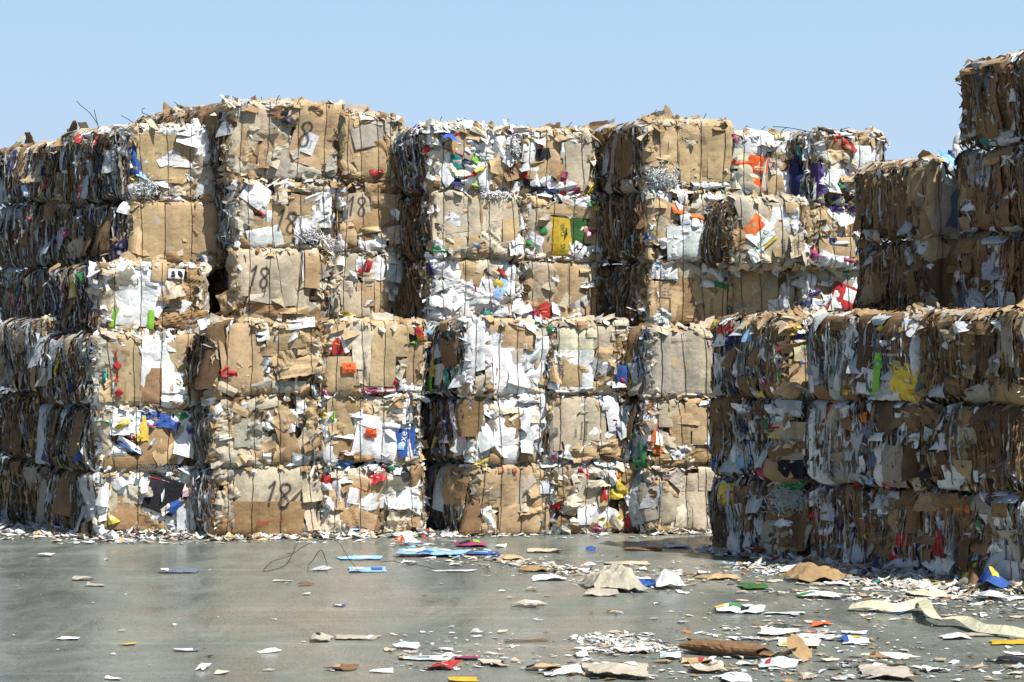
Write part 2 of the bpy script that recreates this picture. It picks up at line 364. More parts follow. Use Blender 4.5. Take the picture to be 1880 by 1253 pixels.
def bale(key, P0, fd, Wf, sd, Ls, z0, z1, label, style='kraft', side='mix', feats='', nwire=4, exposed_top=False, acc=1.0, nside=1.0, front_on=True, nscr=1.0, flaps=22):
    rng = np.random.default_rng(abs(hash_(key)))
    P0 = np.array([P0[0], P0[1]], float); fd = np.array(fd, float); fd /= np.linalg.norm(fd); sd = np.array(sd, float); sd /= np.linalg.norm(sd)
    H = z1 - z0; Z = np.array([0, 0, 1.0])
    P1 = P0 + fd * Wf; P3 = P0 + sd * Ls; P2 = P1 + sd * Ls; C = (P0 + P1 + P2 + P3) / 4
    base = np.array([C[0], C[1], z0])
    root = bpy.data.objects.new('waste_paper_bale', None); COL.objects.link(root); root.location = base; root.empty_display_size = .3
    tag(root, label, 'bale', 'wired bales of waste paper stacked in the yard')
    v3 = lambda p, z: np.array([p[0], p[1], z])
    nrm = lambda d: np.array([d[1], -d[0], 0.0])
    fd3 = v3(fd, 0); sd3 = v3(sd, 0)
    wires = [Wf * (i + .5 + rng.uniform(-.12, .12)) / nwire for i in range(nwire)] if nwire else []
    sx = hash_(key) % 9999
    front = Face(v3(P0, z0), fd3, Z, nrm(fd), Wf, H, .012, wires, sx)
    left = Face(v3(P3, z0), -sd3, Z, nrm(-sd), Ls, H, .03, (), sx + 1, rough=.03, drop=.045)
    right = Face(v3(P1, z0), sd3, Z, nrm(sd), Ls, H, .03, (), sx + 2, rough=.03)
    back = Face(v3(P2, z0), -fd3, Z, nrm(-fd), Wf, H, .03, (), sx + 3)
    top = Face(v3(P0, z1 - .01), fd3, sd3, Z, Wf, Ls, .02, (), sx + 4, rough=.02)
    allv = []
    def put(name, V, f, c, mat=M_SCRAP, parent=root, track=True, **kw):
        o = link(name, mkmesh(name, V - base, f, c, mat), parent)
        if track: allv.append((V, f))
        if kw: tag(o, **kw)
        return o
    # ---- pressed core
    inset = 1 - .19 / ((Wf + Ls) / 2)
    cs = [C + (p_ - C) * inset for p_ in (P0, P1, P2, P3)]; za, zb = z0 + .035, z1 - .04
    mb = MB(); NN = 9
    def quad(A, B, Cc, D_, N):
        a, b = np.meshgrid(np.linspace(0, 1, NN), np.linspace(0, 1, NN), indexing='ij'); a = a.ravel()[:, None]; b = b.ravel()[:, None]
        mask = ((1 - (2 * a - 1) ** 4) * (1 - (2 * b - 1) ** 4))
        p_ = A * (1 - a) * (1 - b) + B * a * (1 - b) + Cc * a * b + D_ * (1 - a) * b
        p_ = p_ + N * mask * (.05 + rng.normal(0, .012, (NN * NN, 1)))
        mb.add(p_, gridf(NN, NN), (.2, .13, .07))
    for i, fc in enumerate((front, right, back, left)):
        A = cs[i]; B = cs[(i + 1) % 4]
        quad(v3(A, za), v3(B, za), v3(B, zb), v3(A, zb), fc.N)
    quad(v3(cs[0], zb), v3(cs[1], zb), v3(cs[2], zb), v3(cs[3], zb), Z)
    quad(v3(cs[3], za), v3(cs[2], za), v3(cs[1], za), v3(cs[0], za), -Z * .3)
    V, f, c = mb.arrays(); put('pressed_core', V, f, c, M_CORE)
    # ---- layered edges on the side
    def strips(mb, fc, n_, pal, big=.10):
        n1 = int(n_); hgt = rng.uniform(.08, .42, n1) * rng.uniform(.5, 1.2, n1)
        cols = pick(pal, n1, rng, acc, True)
        # banding: neighbours share a colour
        u = rng.uniform(-.03, fc.W + .03, n1); order = np.argsort(u); u = u[order]
        run = 0
        for i in range(1, n1):
            if rng.random() < .32: cols[i] = np.clip(cols[i - 1] * rng.uniform(.8, 1.2), .006, .85)
        lim = lambda h_, n_: h_ / 2 - .01 + rng.uniform(0, 1, n_) * np.maximum(fc.H - h_ + .0, .01)
        mb.add(*sheets(fc, u, lim(hgt, n1), rng.uniform(.012, .05, n1), hgt, rng.normal(0, .10, n1), rng.uniform(-.075, .045, n1), cols,
                       na=2, nb=6, tx=rng.uniform(-1.0, 1.0, n1), ty=rng.normal(0, .06, n1), crum=.014, wl=.12, rng=rng, jag=.4, corner=.13))
        n4 = int(n_ * .8); h4 = rng.uniform(.10, .55, n4)
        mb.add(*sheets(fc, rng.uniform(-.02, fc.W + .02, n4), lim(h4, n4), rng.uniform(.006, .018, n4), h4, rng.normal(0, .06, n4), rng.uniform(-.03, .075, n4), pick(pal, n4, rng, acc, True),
                       na=2, nb=8, tx=rng.uniform(-1.0, 1.0, n4), ty=rng.normal(0, .05, n4), crum=.012, wl=.10, rng=rng, jag=.4, corner=.13))
        n2 = int(n_ * big)
        h2 = rng.uniform(.07, .36, n2)
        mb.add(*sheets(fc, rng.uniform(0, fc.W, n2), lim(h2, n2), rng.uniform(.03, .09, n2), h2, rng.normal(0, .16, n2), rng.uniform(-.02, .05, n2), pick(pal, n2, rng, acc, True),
                       na=4, nb=6, tx=rng.uniform(-.7, .7, n2), ty=rng.normal(0, .12, n2), crum=.016, wl=.12, rng=rng, jag=.6, corner=.25, kink=.03))
        n3 = int(n_ * .3)
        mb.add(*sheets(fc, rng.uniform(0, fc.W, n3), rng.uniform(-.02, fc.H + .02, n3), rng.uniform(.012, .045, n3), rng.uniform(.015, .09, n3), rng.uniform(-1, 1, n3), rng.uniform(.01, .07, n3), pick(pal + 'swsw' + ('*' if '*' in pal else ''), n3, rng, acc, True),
                       na=3, nb=3, tx=rng.normal(0, .9, n3), ty=rng.normal(0, .6, n3), crum=.012, rng=rng, jag=.6, corner=.3))
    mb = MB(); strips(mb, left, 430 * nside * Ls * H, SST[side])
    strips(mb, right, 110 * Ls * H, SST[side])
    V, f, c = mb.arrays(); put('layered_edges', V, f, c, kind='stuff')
    # ---- loose scraps on the pressed face, along its edges and on top
    mb = MB(); pal = STY[style]
    n1 = int(55 * nscr * Wf)
    def tilt(n_, s): return rng.normal(0, s, n_)
    mb.add(*sheets(front, rng.uniform(0, Wf, n1), rng.uniform(0, H, n1), rng.uniform(.035, .15, n1), rng.uniform(.035, .14, n1), rng.uniform(-PI, PI, n1), rng.uniform(-.01, .035, n1), pick(pal, n1, rng, acc),
                   na=4, nb=4, omax=.045, tx=tilt(n1, .25), ty=tilt(n1, .3), crum=.012, wl=.09, kink=rng.uniform(0, .05, n1), rng=rng, corner=.28, jag=.6))
    for vv, k, lo in ((0.0, 24, 0), (H, 28, 1)):
        n2 = int(k * Wf)
        mb.add(*sheets(front, rng.uniform(-.02, Wf + .02, n2), vv + rng.normal(.0, .028, n2), rng.lognormal(-2.6, .5, n2), rng.uniform(.02, .08, n2), rng.normal(0, .5, n2), rng.uniform(.0, .08, n2), pick(pal, n2, rng, acc),
                       na=4, nb=3, tx=tilt(n2, .25), ty=tilt(n2, .35), crum=.014, wl=.09, kink=rng.uniform(0, .06, n2), rng=rng, corner=.2, jag=.4, press=0))
    for uu in (0.0, Wf):
        n2 = 26
        mb.add(*sheets(front, uu + rng.normal(0, .03, n2), rng.uniform(0, H, n2), rng.uniform(.03, .10, n2), rng.uniform(.04, .14, n2), rng.normal(0, .5, n2), rng.uniform(.0, .06, n2), pick(pal, n2, rng, acc),
                       na=3, nb=4, tx=tilt(n2, .5), ty=tilt(n2, .3), crum=.016, wl=.08, rng=rng, corner=.3, jag=.7, press=0))
    n3 = 150 if exposed_top else 50
    if exposed_top:
        n3 = int(130 * Wf * Ls)
        mb.add(*sheets(top, rng.uniform(0, Wf, n3), rng.uniform(0, Ls, n3), rng.uniform(.05, .3, n3), rng.uniform(.04, .2, n3), rng.uniform(-PI, PI, n3), rng.uniform(-.02, .03, n3), pick(pal, n3, rng, acc),
                       na=5, nb=4, tx=tilt(n3, .08), ty=tilt(n3, .08), crum=.02, wl=.12, kink=rng.uniform(0, .06, n3), rng=rng, corner=.25, jag=.6))
    V, f, c = mb.arrays(); put('loose_scraps', V, f, c, kind='stuff')
    if exposed_top:   # ragged pieces standing up along the rim: they draw the broken skyline
        mb = MB()
        for fc in (front, left, right):
            n4 = int(20 * fc.W)
            mb.add(*sheets(fc, rng.uniform(0, fc.W, n4), fc.H + rng.uniform(-.06, -.01, n4), rng.lognormal(-2.1, .5, n4), rng.uniform(.04, .10, n4), rng.normal(0, .2, n4), rng.uniform(-.02, .05, n4), pick(pal + 'KkgK', n4, rng, .3),
                           na=5, nb=4, tx=tilt(n4, .2), ty=tilt(n4, .3), crum=.012, wl=.09, rng=rng, corner=.15, jag=.4, press=0, kink=rng.uniform(0, .05, n4)))
            n5 = int(14 * fc.W)      # slivers and shreds
            mb.add(*sheets(fc, rng.uniform(0, fc.W, n5), fc.H + rng.uniform(-.01, .03, n5), rng.uniform(.006, .02, n5), rng.uniform(.02, .07, n5), rng.normal(0, 1.0, n5), rng.uniform(-.08, .05, n5), pick('KkgKukws', n5, rng, .3),
                           na=2, nb=4, tx=tilt(n5, .5), ty=tilt(n5, .5), crum=.01, wl=.05, rng=rng, corner=.3, jag=.5, press=0))
        V, f, c = mb.arrays(); put('ragged_rim', V, f, c, kind='stuff')
    # ---- large flaps pressed into the face (each its own part)
    if front_on:
        for i in range(flaps):
            na, nb = 9, 8; ww = rng.uniform(.10, .42); hh = rng.uniform(.10, .38)
            ch = pal[rng.integers(len(pal))]
            if ch == '*': ch = 'w'
            if ch == 'w' and style in ('kraft', 'tan', 'grey'): ch = 'c'
            cu = rng.uniform(.06, Wf - .06); cv = rng.uniform(.06, H - .06)
            V, f, c = sheets(front, cu, cv, ww, hh, rng.normal(0, .6), .004 + .0016 * i, jit(PAL[ch], rng, .15), na=na, nb=nb, tx=rng.normal(0, .10), ty=rng.normal(-.06, .16), crum=rng.uniform(.002, .008),
                             wl=.3, kink=rng.uniform(0, .09), curl=rng.uniform(0, .10), omax=.030 + .0006 * i, rng=rng, corner=.18, jag=.35)
            V, f, c = thicken(V, f, c, front.N, .004, na, nb)
            if ch in 'kKc' and ww * hh > .05 and rng.random() < .5:      # a darker taped seam or scuffed band across the sheet
                g_ = c.reshape(2, na, nb, 3); j_ = rng.integers(1, nb - 1); g_[:, :, j_] *= rng.uniform(.55, .8)
                if rng.random() < .5: i_ = rng.integers(1, na - 1); g_[:, i_, :] *= rng.uniform(.6, .85)
                c = g_.reshape(-1, 3)
            put('paper_sheet' if ch in 'ws' else 'cardboard_sheet', V, f, c)
    # ---- pieces read off the photograph
    fc = front; zid = 'px'; k = 0; later = []; nf_ = max(12, feats.count(';'))
    for tok in feats.replace('\n', ';').split(';'):
        tok = tok.strip()
        if not tok: continue
        if tok == 'SIDE': fc = left; continue
        if tok == 'FRONT': fc = front; continue
        if tok in ZM: zid = tok; continue
        q = tok.split()
        if q[0] in ('T', 'P'): later.append((fc, zid, q)); continue
        cx, cy, pw, ph, rt = map(float, q[:5]); col = q[5][0]; fl = q[5][1:]
        u, v, s = world_of(zid, cx, cy, fc)
        fore = abs(np.dot(fc.U, np.array([1, 0, 0]))); fore = max(fore, .35)
        ww = pw / s / fore; hh = ph / s
        if fc is left: ww = min(ww, .5)
        u = min(max(u, -.06), fc.W + .06); v = min(max(v, -.08), fc.H + .1)
        k += 1; off = (.040 if fc is front else .055) + .045 * k / nf_
        cc = jit(SHADE_SOIL.get(col, PAL[col]) if fc is left else PAL[col], rng, .05)
        if 'S' in fl:
            n_ = 210; a = rng.normal(0, .24, n_); b = rng.normal(0, .24, n_)
            V, f, c = sheets(fc, u + a * ww, v + b * hh, .007, rng.uniform(.05, .12, n_), rng.uniform(-1.6, 1.6, n_), off + rng.uniform(-.03, .035, n_), cc, na=2, nb=6, tx=rng.normal(0, .5, n_), ty=rng.normal(0, .25, n_), crum=.02, wl=.08, rng=rng, press=0)
            put('shredded_paper', V, f, c, kind='stuff'); continue
        big = max(ww, hh); na = int(min(18, max(6, ww / .024))); nb = int(min(18, max(6, hh / .024)))
        if 'f' in fl: a = dict(crum=.0035 * min(1, big / .25), wl=.24, kink=.02, corner=.03, jag=.06, curl=.02, dome=.006, ty=0)
        elif 'x' in fl: a = dict(crum=.013, wl=.13, kink=.06, corner=.16, jag=.35, curl=.08, dome=.02, ty=rng.normal(0, .1))
        elif 'B' in fl: a = dict(crum=.022, wl=.09, kink=.05, corner=.16, jag=.7, curl=.03, dome=.04, ty=0)
        else: a = dict(crum=.005, wl=.3, kink=.07, corner=.10, jag=.2, curl=rng.uniform(0, .11), dome=.004, ty=rng.normal(0, .05))
        if 'f' not in fl:
            a['dome'] *= min(1, max(0, (big - .15) / .4)); a['ty'] = rng.normal(-.10, .16) * (1 if big > .25 else 1.8); a['crum'] *= min(1, .35 + big / .4)
            if big < .22: a['corner'] = .24; a['kink'] = .08
        if fc is left: a['crum'] = max(a['crum'], .008)
        V, f, c = sheets(fc, u, v, ww, hh, math.radians(rt), off, cc, na=na, nb=nb, tx=rng.normal(0, .03) if fc is front else rng.normal(0, .12), rng=rng, colvar=.03, press=.85 if 'L' not in fl else 0, **a)
        if col in BRIGHT and col != 'd' and 'B' not in fl and big > .05:      # printed packaging: bands and blocks of other inks
            gg = np.ones((na, nb, 3)) * c.reshape(na, nb, 3)
            for _ in range(rng.integers(1, 4)):
                i0 = rng.integers(0, na - 1); i1 = min(na, i0 + rng.integers(1, max(2, na // 2))); j0 = rng.integers(0, nb - 1); j1 = min(nb, j0 + rng.integers(1, max(2, nb // 3 + 1)))
                oc = np.array(PAL['waskd'[rng.integers(5)]]) if rng.random() < .7 else cc * rng.uniform(.4, 1.3)
                if 'f' in fl: oc = cc * rng.uniform(.75, 1.2)
                gg[i0:i1, j0:j1] = oc
            c = np.clip(gg.reshape(-1, 3), .005, .85)
        if big > .12: V, f, c = thicken(V, f, c, fc.N, .004 if col in 'kcgK' else .0015, na, nb)
        nm = 'plastic_bag' if 'B' in fl else ('cardboard_sheet' if col in 'kcgKuai' else ('paper_sheet' if col in 'ws' else 'printed_carton'))  # black and darkest brown pieces in hollows are painted shade, despite these names
        o = put(nm, V, f, c, M_PLASTIC if 'B' in fl or 'p' in fl else M_SCRAP)
        if col in BRIGHT: o['label'] = CN[col] + ' ' + nm.replace('_', ' ')  # black pieces painting the shade of hollows also get a carton label
        if 'l' in fl:     # rows of small print: thin bars on the sheet
            mb = MB(); rows = max(2, int(hh / .035))
            for j in range(rows):
                x = -.36 * ww
                while x < .34 * ww:
                    L = rng.uniform(.02, .06)
                    if rng.random() < .7:
                        yy = (j + .5) / rows * hh * .8 - hh * .4
                        c_, s_ = math.cos(math.radians(rt)), math.sin(math.radians(rt))
                        bx = np.array([[x, yy], [x + L, yy], [x + L, yy + .008], [x, yy + .008]])
                        uu = u + bx[:, 0] * c_ - bx[:, 1] * s_; v_ = v + bx[:, 0] * s_ + bx[:, 1] * c_
                        mb.add(np.stack([uu, v_, np.zeros(4)], 1), np.array([[0, 1, 2, 3]]), (.1, .1, .12))
                    x += L + .015
            if mb.n: V, f, c = mb.arrays(); later.append((fc, 'bars', (V, f, o)))
    # ---- surface lookup
    vv = np.concatenate([a for a, _ in allv]); ff = []; nn = 0
    for a, b in allv: ff += (b + nn).tolist(); nn += len(a)
    bvh = BVHTree.FromPolygons(vv.tolist(), ff)
    def hit(fc, u, v, lift=.004):
        P = fc.O + fc.U * u + fc.V * v + fc.N * .6
        h = bvh.ray_cast(Vector(P), Vector(-fc.N), 1.2)
        d = .6 - h[3] if h[0] is not None else float(fc.S(np.array(u), np.array(v)))
        return d + lift
    # ---- baling wires
    if nwire:
        for wu in wires:
            vv = np.linspace(-.01, H + .01, 22); uu = wu + .006 * np.sin(vv * 9 + rng.uniform(0, 6)) + rng.normal(0, .002, 22) + (vv / H - .5) * rng.normal(0, .03)
            pf0 = np.array([hit(front, a_, min(max(b_, .0), H), .006) for a_, b_ in zip(uu, vv)])
            pf1 = np.maximum(pf0, (np.roll(pf0, 1) + np.roll(pf0, -1)) / 2); pf1[0] = pf0[0]; pf1[-1] = pf0[-1]
            pf1 = np.clip(pf1, -.06, .11)
            pf = front.O + uu[:, None] * front.U + vv[:, None] * front.V + pf1[:, None] * front.N
            tt = np.linspace(.05, .95, 6)[:, None]
            pt = v3(P0 + fd * wu, z1 + .012) * (1 - tt) + v3(P3 + fd * wu, z1 + .012) * tt
            pb = v3(P3 + fd * wu, 0) * 1.0 - 0; b2 = np.array([v3(P3 + fd * wu + sd * .0, z) for z in np.linspace(z1 - .05, z0 + .02, 4)])
            V, f = tube(np.concatenate([pf, pt, b2]), .0033)
            put('baling_wire', V, f, None, M_WIRE, track=False)
        if exposed_top:
            for _ in range(3):
                a = rng.uniform(.1, Wf - .1); p_ = top.P(a, rng.uniform(.05, .5), .0)
                L = rng.uniform(.06, .16); dr = np.array([rng.normal(0, .7), rng.normal(0, .4), 1.0]); t = np.linspace(0, 1, 7)[:, None]
                pts = p_ + dr * L * t + np.array([rng.normal(0, .1), 0, 0]) * t ** 2
                V, f = tube(pts, .0045); put('wire_end', V, f, None, M_WIRE, track=False)
    # ---- lettering and spray, laid on whatever surface is there
    if later:
        for fc, zid, q in later:
            if zid == 'bars':
                V, f, sheet = q; V = V.copy(); o3 = []
                for i in range(0, len(V), 4):
                    d = max(hit(fc, a, b, .003) for a, b in V[i:i + 4, :2]); V[i:i + 4, 2] = d
                    o3.append(i)
                W3 = fc.O + V[:, :1] * fc.U + V[:, 1:2] * fc.V + V[:, 2:3] * fc.N
                put('printed_lines', W3, f, None, ink('z'), parent=sheet, track=False); continue
            cx, cy, hp, rt = map(float, q[1:5]); u0, v0, s = world_of(zid, cx, cy, fc); hm = hp / s
            c_, s_ = math.cos(math.radians(rt)), math.sin(math.radians(rt))
            if q[0] == 'T':
                col = q[5]; body = q[6].replace('_', ' ').replace('|', '\n')
                tv, tf = text_mesh(body, hm * 1.3, None)
                if not len(tv): continue
                uu = u0 + tv[:, 0] * c_ - tv[:, 1] * s_; v_ = v0 + tv[:, 0] * s_ + tv[:, 1] * c_
                d = np.array([hit(fc, a, b, .004) for a, b in zip(uu, v_)]); d = np.maximum(d, np.percentile(d, 75)) if len(d) else d
                W3 = fc.O + uu[:, None] * fc.U + v_[:, None] * fc.V + d[:, None] * fc.N - base
                me = bpy.data.meshes.new('lettering'); me.from_pydata(W3.tolist(), [], tf); me.update(); me.materials.append(ink(col))
                link('lettering', me, root)
            else:
                glyphs = q[5]; wd = hm * 1.35 * (.065 if len(q) < 7 else float(q[6])); mv = []; mf = []; md = []
                for gi, ch in enumerate(glyphs):
                    ox = (gi - (len(glyphs) - 1) / 2) * .52
                    for st in GL[ch]:
                        p_ = smooth_path(st, 7); p_ = np.stack([(p_[:, 0] + ox) * hm, p_[:, 1] * hm], 1)
                        t = np.gradient(p_, axis=0); t /= np.linalg.norm(t, axis=1)[:, None] + 1e-9; nn_ = np.stack([-t[:, 1], t[:, 0]], 1)
                        K = np.array([-1, -.55, -.2, .2, .55, 1.0]); A = np.array([0, .3, .72, .72, .3, 0])
                        b0 = len(mv)
                        for i in range(len(p_)):
                            for kk, aa in zip(K, A):
                                x, y = p_[i] + nn_[i] * kk * wd; uu = u0 + x * c_ - y * s_; v_ = v0 + x * s_ + y * c_
                                mv.append((uu, v_, hit(fc, uu, v_, .004 + .0004 * gi))); md.append(aa * (1 if 0 < i < len(p_) - 1 else .3))
                        for i in range(len(p_) - 1):
                            for j in range(5):
                                a = b0 + i * 6 + j; qd = (a, a + 6, a + 7, a + 1)
                                ds = [mv[z_][2] for z_ in qd]
                                if max(ds) - min(ds) < .03: mf.append(qd)
                if not mf: continue
                mv = np.array(mv); W3 = fc.O + mv[:, :1] * fc.U + mv[:, 1:2] * fc.V + mv[:, 2:3] * fc.N - base
                link('sprayed_number' if glyphs[0] in '1' else 'sprayed_mark', mkmesh('sprayed_number', W3, np.array(mf), np.array(md), M_SPRAY, attr='Den'), root)
    BALES[key] = root
    return root

def hash_(s):
    h = 7
    for ch in s: h = (h * 131 + ord(ch)) % 1000003
    return h

# ---------------------------------------------------------------- where the bales stand
def at(px, s): return np.array([(px - 940) / s, F / s])
def upto(P, d, px):
    d = np.array(d, float); d /= np.linalg.norm(d); q = (px - 940) / F
    return (q * P[1] - P[0]) / (d[0] - q * d[1])
FD = (.965, .262); SD = (-.55, .835); NFD = (.9, .43)
def place(key, px, s, px1, z0, z1, label, style, side, feats, L=1.75, sd=SD, fd=FD, **kw):
    P0 = at(px, s); Wf = upto(P0, fd, px1)
    return bale(key, P0, fd, Wf, sd, L, z0, z1, label, style, side, feats, **kw)

# --- the yard and its front row of stacks
place('A1', 180, 166, 376, 0, .73, 'lowest bale with a black denim-print sheet, under the bale of navy and purple scraps', 'white', 'mix', '''z2
620 1040 190 160 0 Kf;770 1090 110 110 0 Kx;545 980 90 110 0 c;690 910 110 110 10 gx;500 930 90 130 -10 w;600 880 90 70 20 w;930 1080 95 150 2 sf;985 960 95 190 8 wx;960 900 90 90 0 ix
810 950 160 170 -20 df;815 878 130 12 -15 r;812 930 12 90 0 s;875 990 60 110 -35 b;550 1075 60 60 20 y;730 900 60 70 10 wx;520 1050 40 60 0 w;980 1150 150 30 5 bx;700 1145 90 30 -10 rx;840 1010 30 90 -60 a
SIDE;360 920 90 250 0 K;250 980 70 230 0 g;470 960 60 240 0 s;440 1050 40 150 0 s''')
place('A2', 180, 166, 378, .735, 1.46, 'middle-height bale with bunched navy scraps and a purple rag, above the black denim sheet', 'colour', 'mix', '''z2
520 620 80 200 0 cx;790 700 190 190 0 Kf;700 795 340 80 -2 Kf;615 580 130 150 -5 wx;715 610 35 130 5 y;860 520 120 40 0 k;915 545 55 45 20 Gx;530 570 60 35 -30 Gx
790 575 150 80 -8 bxL;860 585 60 60 -30 nx;925 660 110 180 -12 w;955 610 50 90 20 px;1000 640 40 60 0 cx;650 700 130 30 -32 w;650 712 135 22 -32 b;668 655 45 35 0 r;690 650 40 40 20 yx;780 600 70 12 10 m
800 735 1 1 0 k;570 750 80 60 30 w;1000 690 40 40 0 d;620 600 60 40 40 y;760 690 40 30 40 s
T 790 815 26 0 z NESEDEERVO;T 668 655 24 10 w Mi
SIDE;240 640 75 360 0 s;310 570 60 160 0 K;430 640 40 220 0 Kf;355 590 30 170 0 w;435 755 35 60 0 bx;350 760 30 120 0 e;265 740 20 80 0 b''')
place('A3', 175, 166, 366, 1.465, 2.26, 'bale with red logos printed on a tan carton beside big white sheets', 'mix', 'mix', '''z2
650 320 215 350 0 kf;930 240 110 190 0 kf;600 190 90 50 0 wx;810 300 200 290 0 wf;740 230 80 110 20 w;845 205 120 60 -12 w;750 410 110 185 0 Kf;510 270 90 200 -18 gx;520 345 35 70 5 tx;540 387 70 50 25 k;530 440 70 100 0 k;860 470 120 80 -10 wx;960 470 70 70 10 wx;500 490 60 40 -40 wx;980 370 50 220 0 k;930 425 80 30 10 w;570 430 16 80 0 w
583 303 34 34 45 rf;592 440 34 34 45 rf;581 250 16 50 0 r;583 360 14 60 0 r
T 628 270 13 90 K ROBUST;T 625 430 13 90 K KARTONAGE
SIDE;340 290 25 130 0 yx;240 220 40 180 0 s;300 280 60 200 0 s;380 200 70 100 0 c;275 360 60 90 0 g;375 410 25 60 0 n;430 200 40 110 0 s''')
place('L4', 186, 162, 372, 2.27, 3.07, 'bale with white printed sheets and a green-edged white panel, beside the dark hollow', 'mix', 'mix', '''z1
570 1010 90 150 20 w;655 1040 170 230 0 wf;770 1080 180 190 -30 wf;745 980 120 130 0 w;985 1010 90 140 0 Kx;930 1090 200 150 -20 Kx;900 1215 250 100 -4 Kx;680 1200 175 105 -5 wf;585 1205 26 105 -12 ef;768 1218 34 100 -5 ef;545 1150 80 130 20 cx;860 1060 120 120 20 cx;898 985 78 50 -3 wf;880 985 24 32 0 dfl;918 985 24 32 0 df;813 965 70 120 -5 kf;600 980 90 60 10 s;560 960 70 60 0 cx
T 640 1010 12 -12 z KUNA_KUNA_KUNA;T 660 1050 12 -12 z KUNA_KUNA;T 780 1090 12 -30 z KUNA_KUNA_KUNA;T 650 1200 14 -5 G Primo
SIDE;370 1000 60 120 0 c;400 1130 50 150 0 K;470 1010 30 50 0 G;430 1060 30 100 0 y;345 1050 30 60 0 mx''', L=1.5)
place('A01', 70, 156, 176, 0, .8, 'lowest dark bale of layered edges with one white strip, under the dark brown bale', 'kraft', 'brown', '''z2
SIDE;180 940 110 300 0 g;60 980 60 250 0 s;20 1050 60 90 0 sx;110 850 40 120 0 K;30 870 40 40 0 G''', L=1.5)
place('A02', 72, 156, 176, .8, 1.6, 'dark brown layered bale under the rumpled tan bale at the end of the wall', 'kraft', 'brown', '''z2
SIDE;38 605 14 110 0 w;120 600 90 300 0 u;70 620 60 250 0 u''', L=1.5)
place('A03', 78, 157, 176, 1.6, 2.46, 'bale of rumpled tan cardboard at the end of the wall, above the dark brown bale', 'kraft', 'grey', '''z2
SIDE;185 260 60 330 0 k;40 210 90 180 10 cx;100 190 100 160 -20 gx;70 330 120 140 10 gx;140 350 60 160 0 kx;30 130 70 100 0 cx;90 400 100 60 0 ax;150 180 60 120 10 cx;30 300 60 120 0 kx''', L=1.5, nside=.6)

place('B1', 392, 166, 588, 0, .79, 'lowest bale sprayed 18 with a red smear printed on its brown lower half', 'tan', 'grey', '''z4
230 880 160 150 0 cx;360 905 330 200 0 cf;255 880 60 170 0 cf;165 890 30 120 -28 k;195 880 16 130 0 c;130 1010 110 200 0 gx;120 1120 110 90 0 Kx;330 1075 400 190 0 Kf;480 1080 110 150 -6 kf;575 890 100 200 6 c;560 1030 60 180 15 c;590 960 60 150 0 g;600 1140 210 45 -5 k;560 1120 80 60 0 ax;480 960 130 20 40 c;140 850 90 50 0 gx
P 402 950 130 -8 18 .06;T 330 1020 26 0 r ||||###;T 425 1050 26 0 r |#''')
place('B2', 390, 166, 584, .795, 1.585, 'bale of rumpled cardboard with a white oval flap, above the lowest 18 bale', 'kraft', 'grey', '''z4
110 570 80 180 10 cx;160 560 90 90 -20 gx;230 500 80 120 -20 k;230 640 80 140 0 gf;165 620 60 80 0 kx;335 490 150 60 12 cf;135 503 110 45 32 w;180 540 20 60 0 s;320 600 110 60 20 gx;310 690 110 90 -10 gx;370 600 80 60 30 wx;420 560 90 90 40 kx;460 690 85 200 18 Kf;420 745 60 110 -20 k;340 740 120 90 20 k;355 752 52 50 -8 w;480 545 42 40 0 w;478 600 36 60 -10 w;525 505 50 70 10 wx;575 570 65 200 -4 kx;570 690 80 60 10 Kx;150 660 60 32 0 wx;160 770 110 80 0 gx;260 780 90 60 0 cx;100 790 60 60 0 gx;210 760 60 60 30 kx;520 780 70 50 -10 sx;475 795 60 20 0 s;300 640 60 60 20 g
P 310 560 80 -15 w .06''')
place('B3', 388, 166, 590, 1.59, 2.4, 'bale with a smooth bulging tan carton and a crushed red cup', 'kraft', 'brown', '''z4
420 140 180 80 -8 kx;330 400 130 80 10 g;225 265 205 330 4 kf;570 170 120 150 0 kx;450 185 200 80 8 kf;520 280 210 170 10 kx;420 300 160 160 30 kx;400 230 200 50 5 k;570 280 110 170 -4 cx;160 400 100 100 -25 c;250 430 110 50 -10 k;460 410 160 60 -2 gf;330 130 60 100 10 w;312 162 55 32 0 b;150 115 40 90 -25 w;350 290 55 75 0 wx;480 160 60 30 30 s;395 160 20 30 -30 w;155 340 75 40 -10 rx;150 312 24 22 0 rx;492 415 9 85 0 w;540 430 60 60 10 kx;590 430 30 60 0 sx;100 420 50 100 0 K;520 95 140 50 10 w;50 90 50 50 10 w;610 320 40 80 0 w
T 430 410 14 -2 z WELLER;P 400 335 75 -10 wx .08
SIDE;70 250 50 320 0 u;110 200 30 230 0 K''')
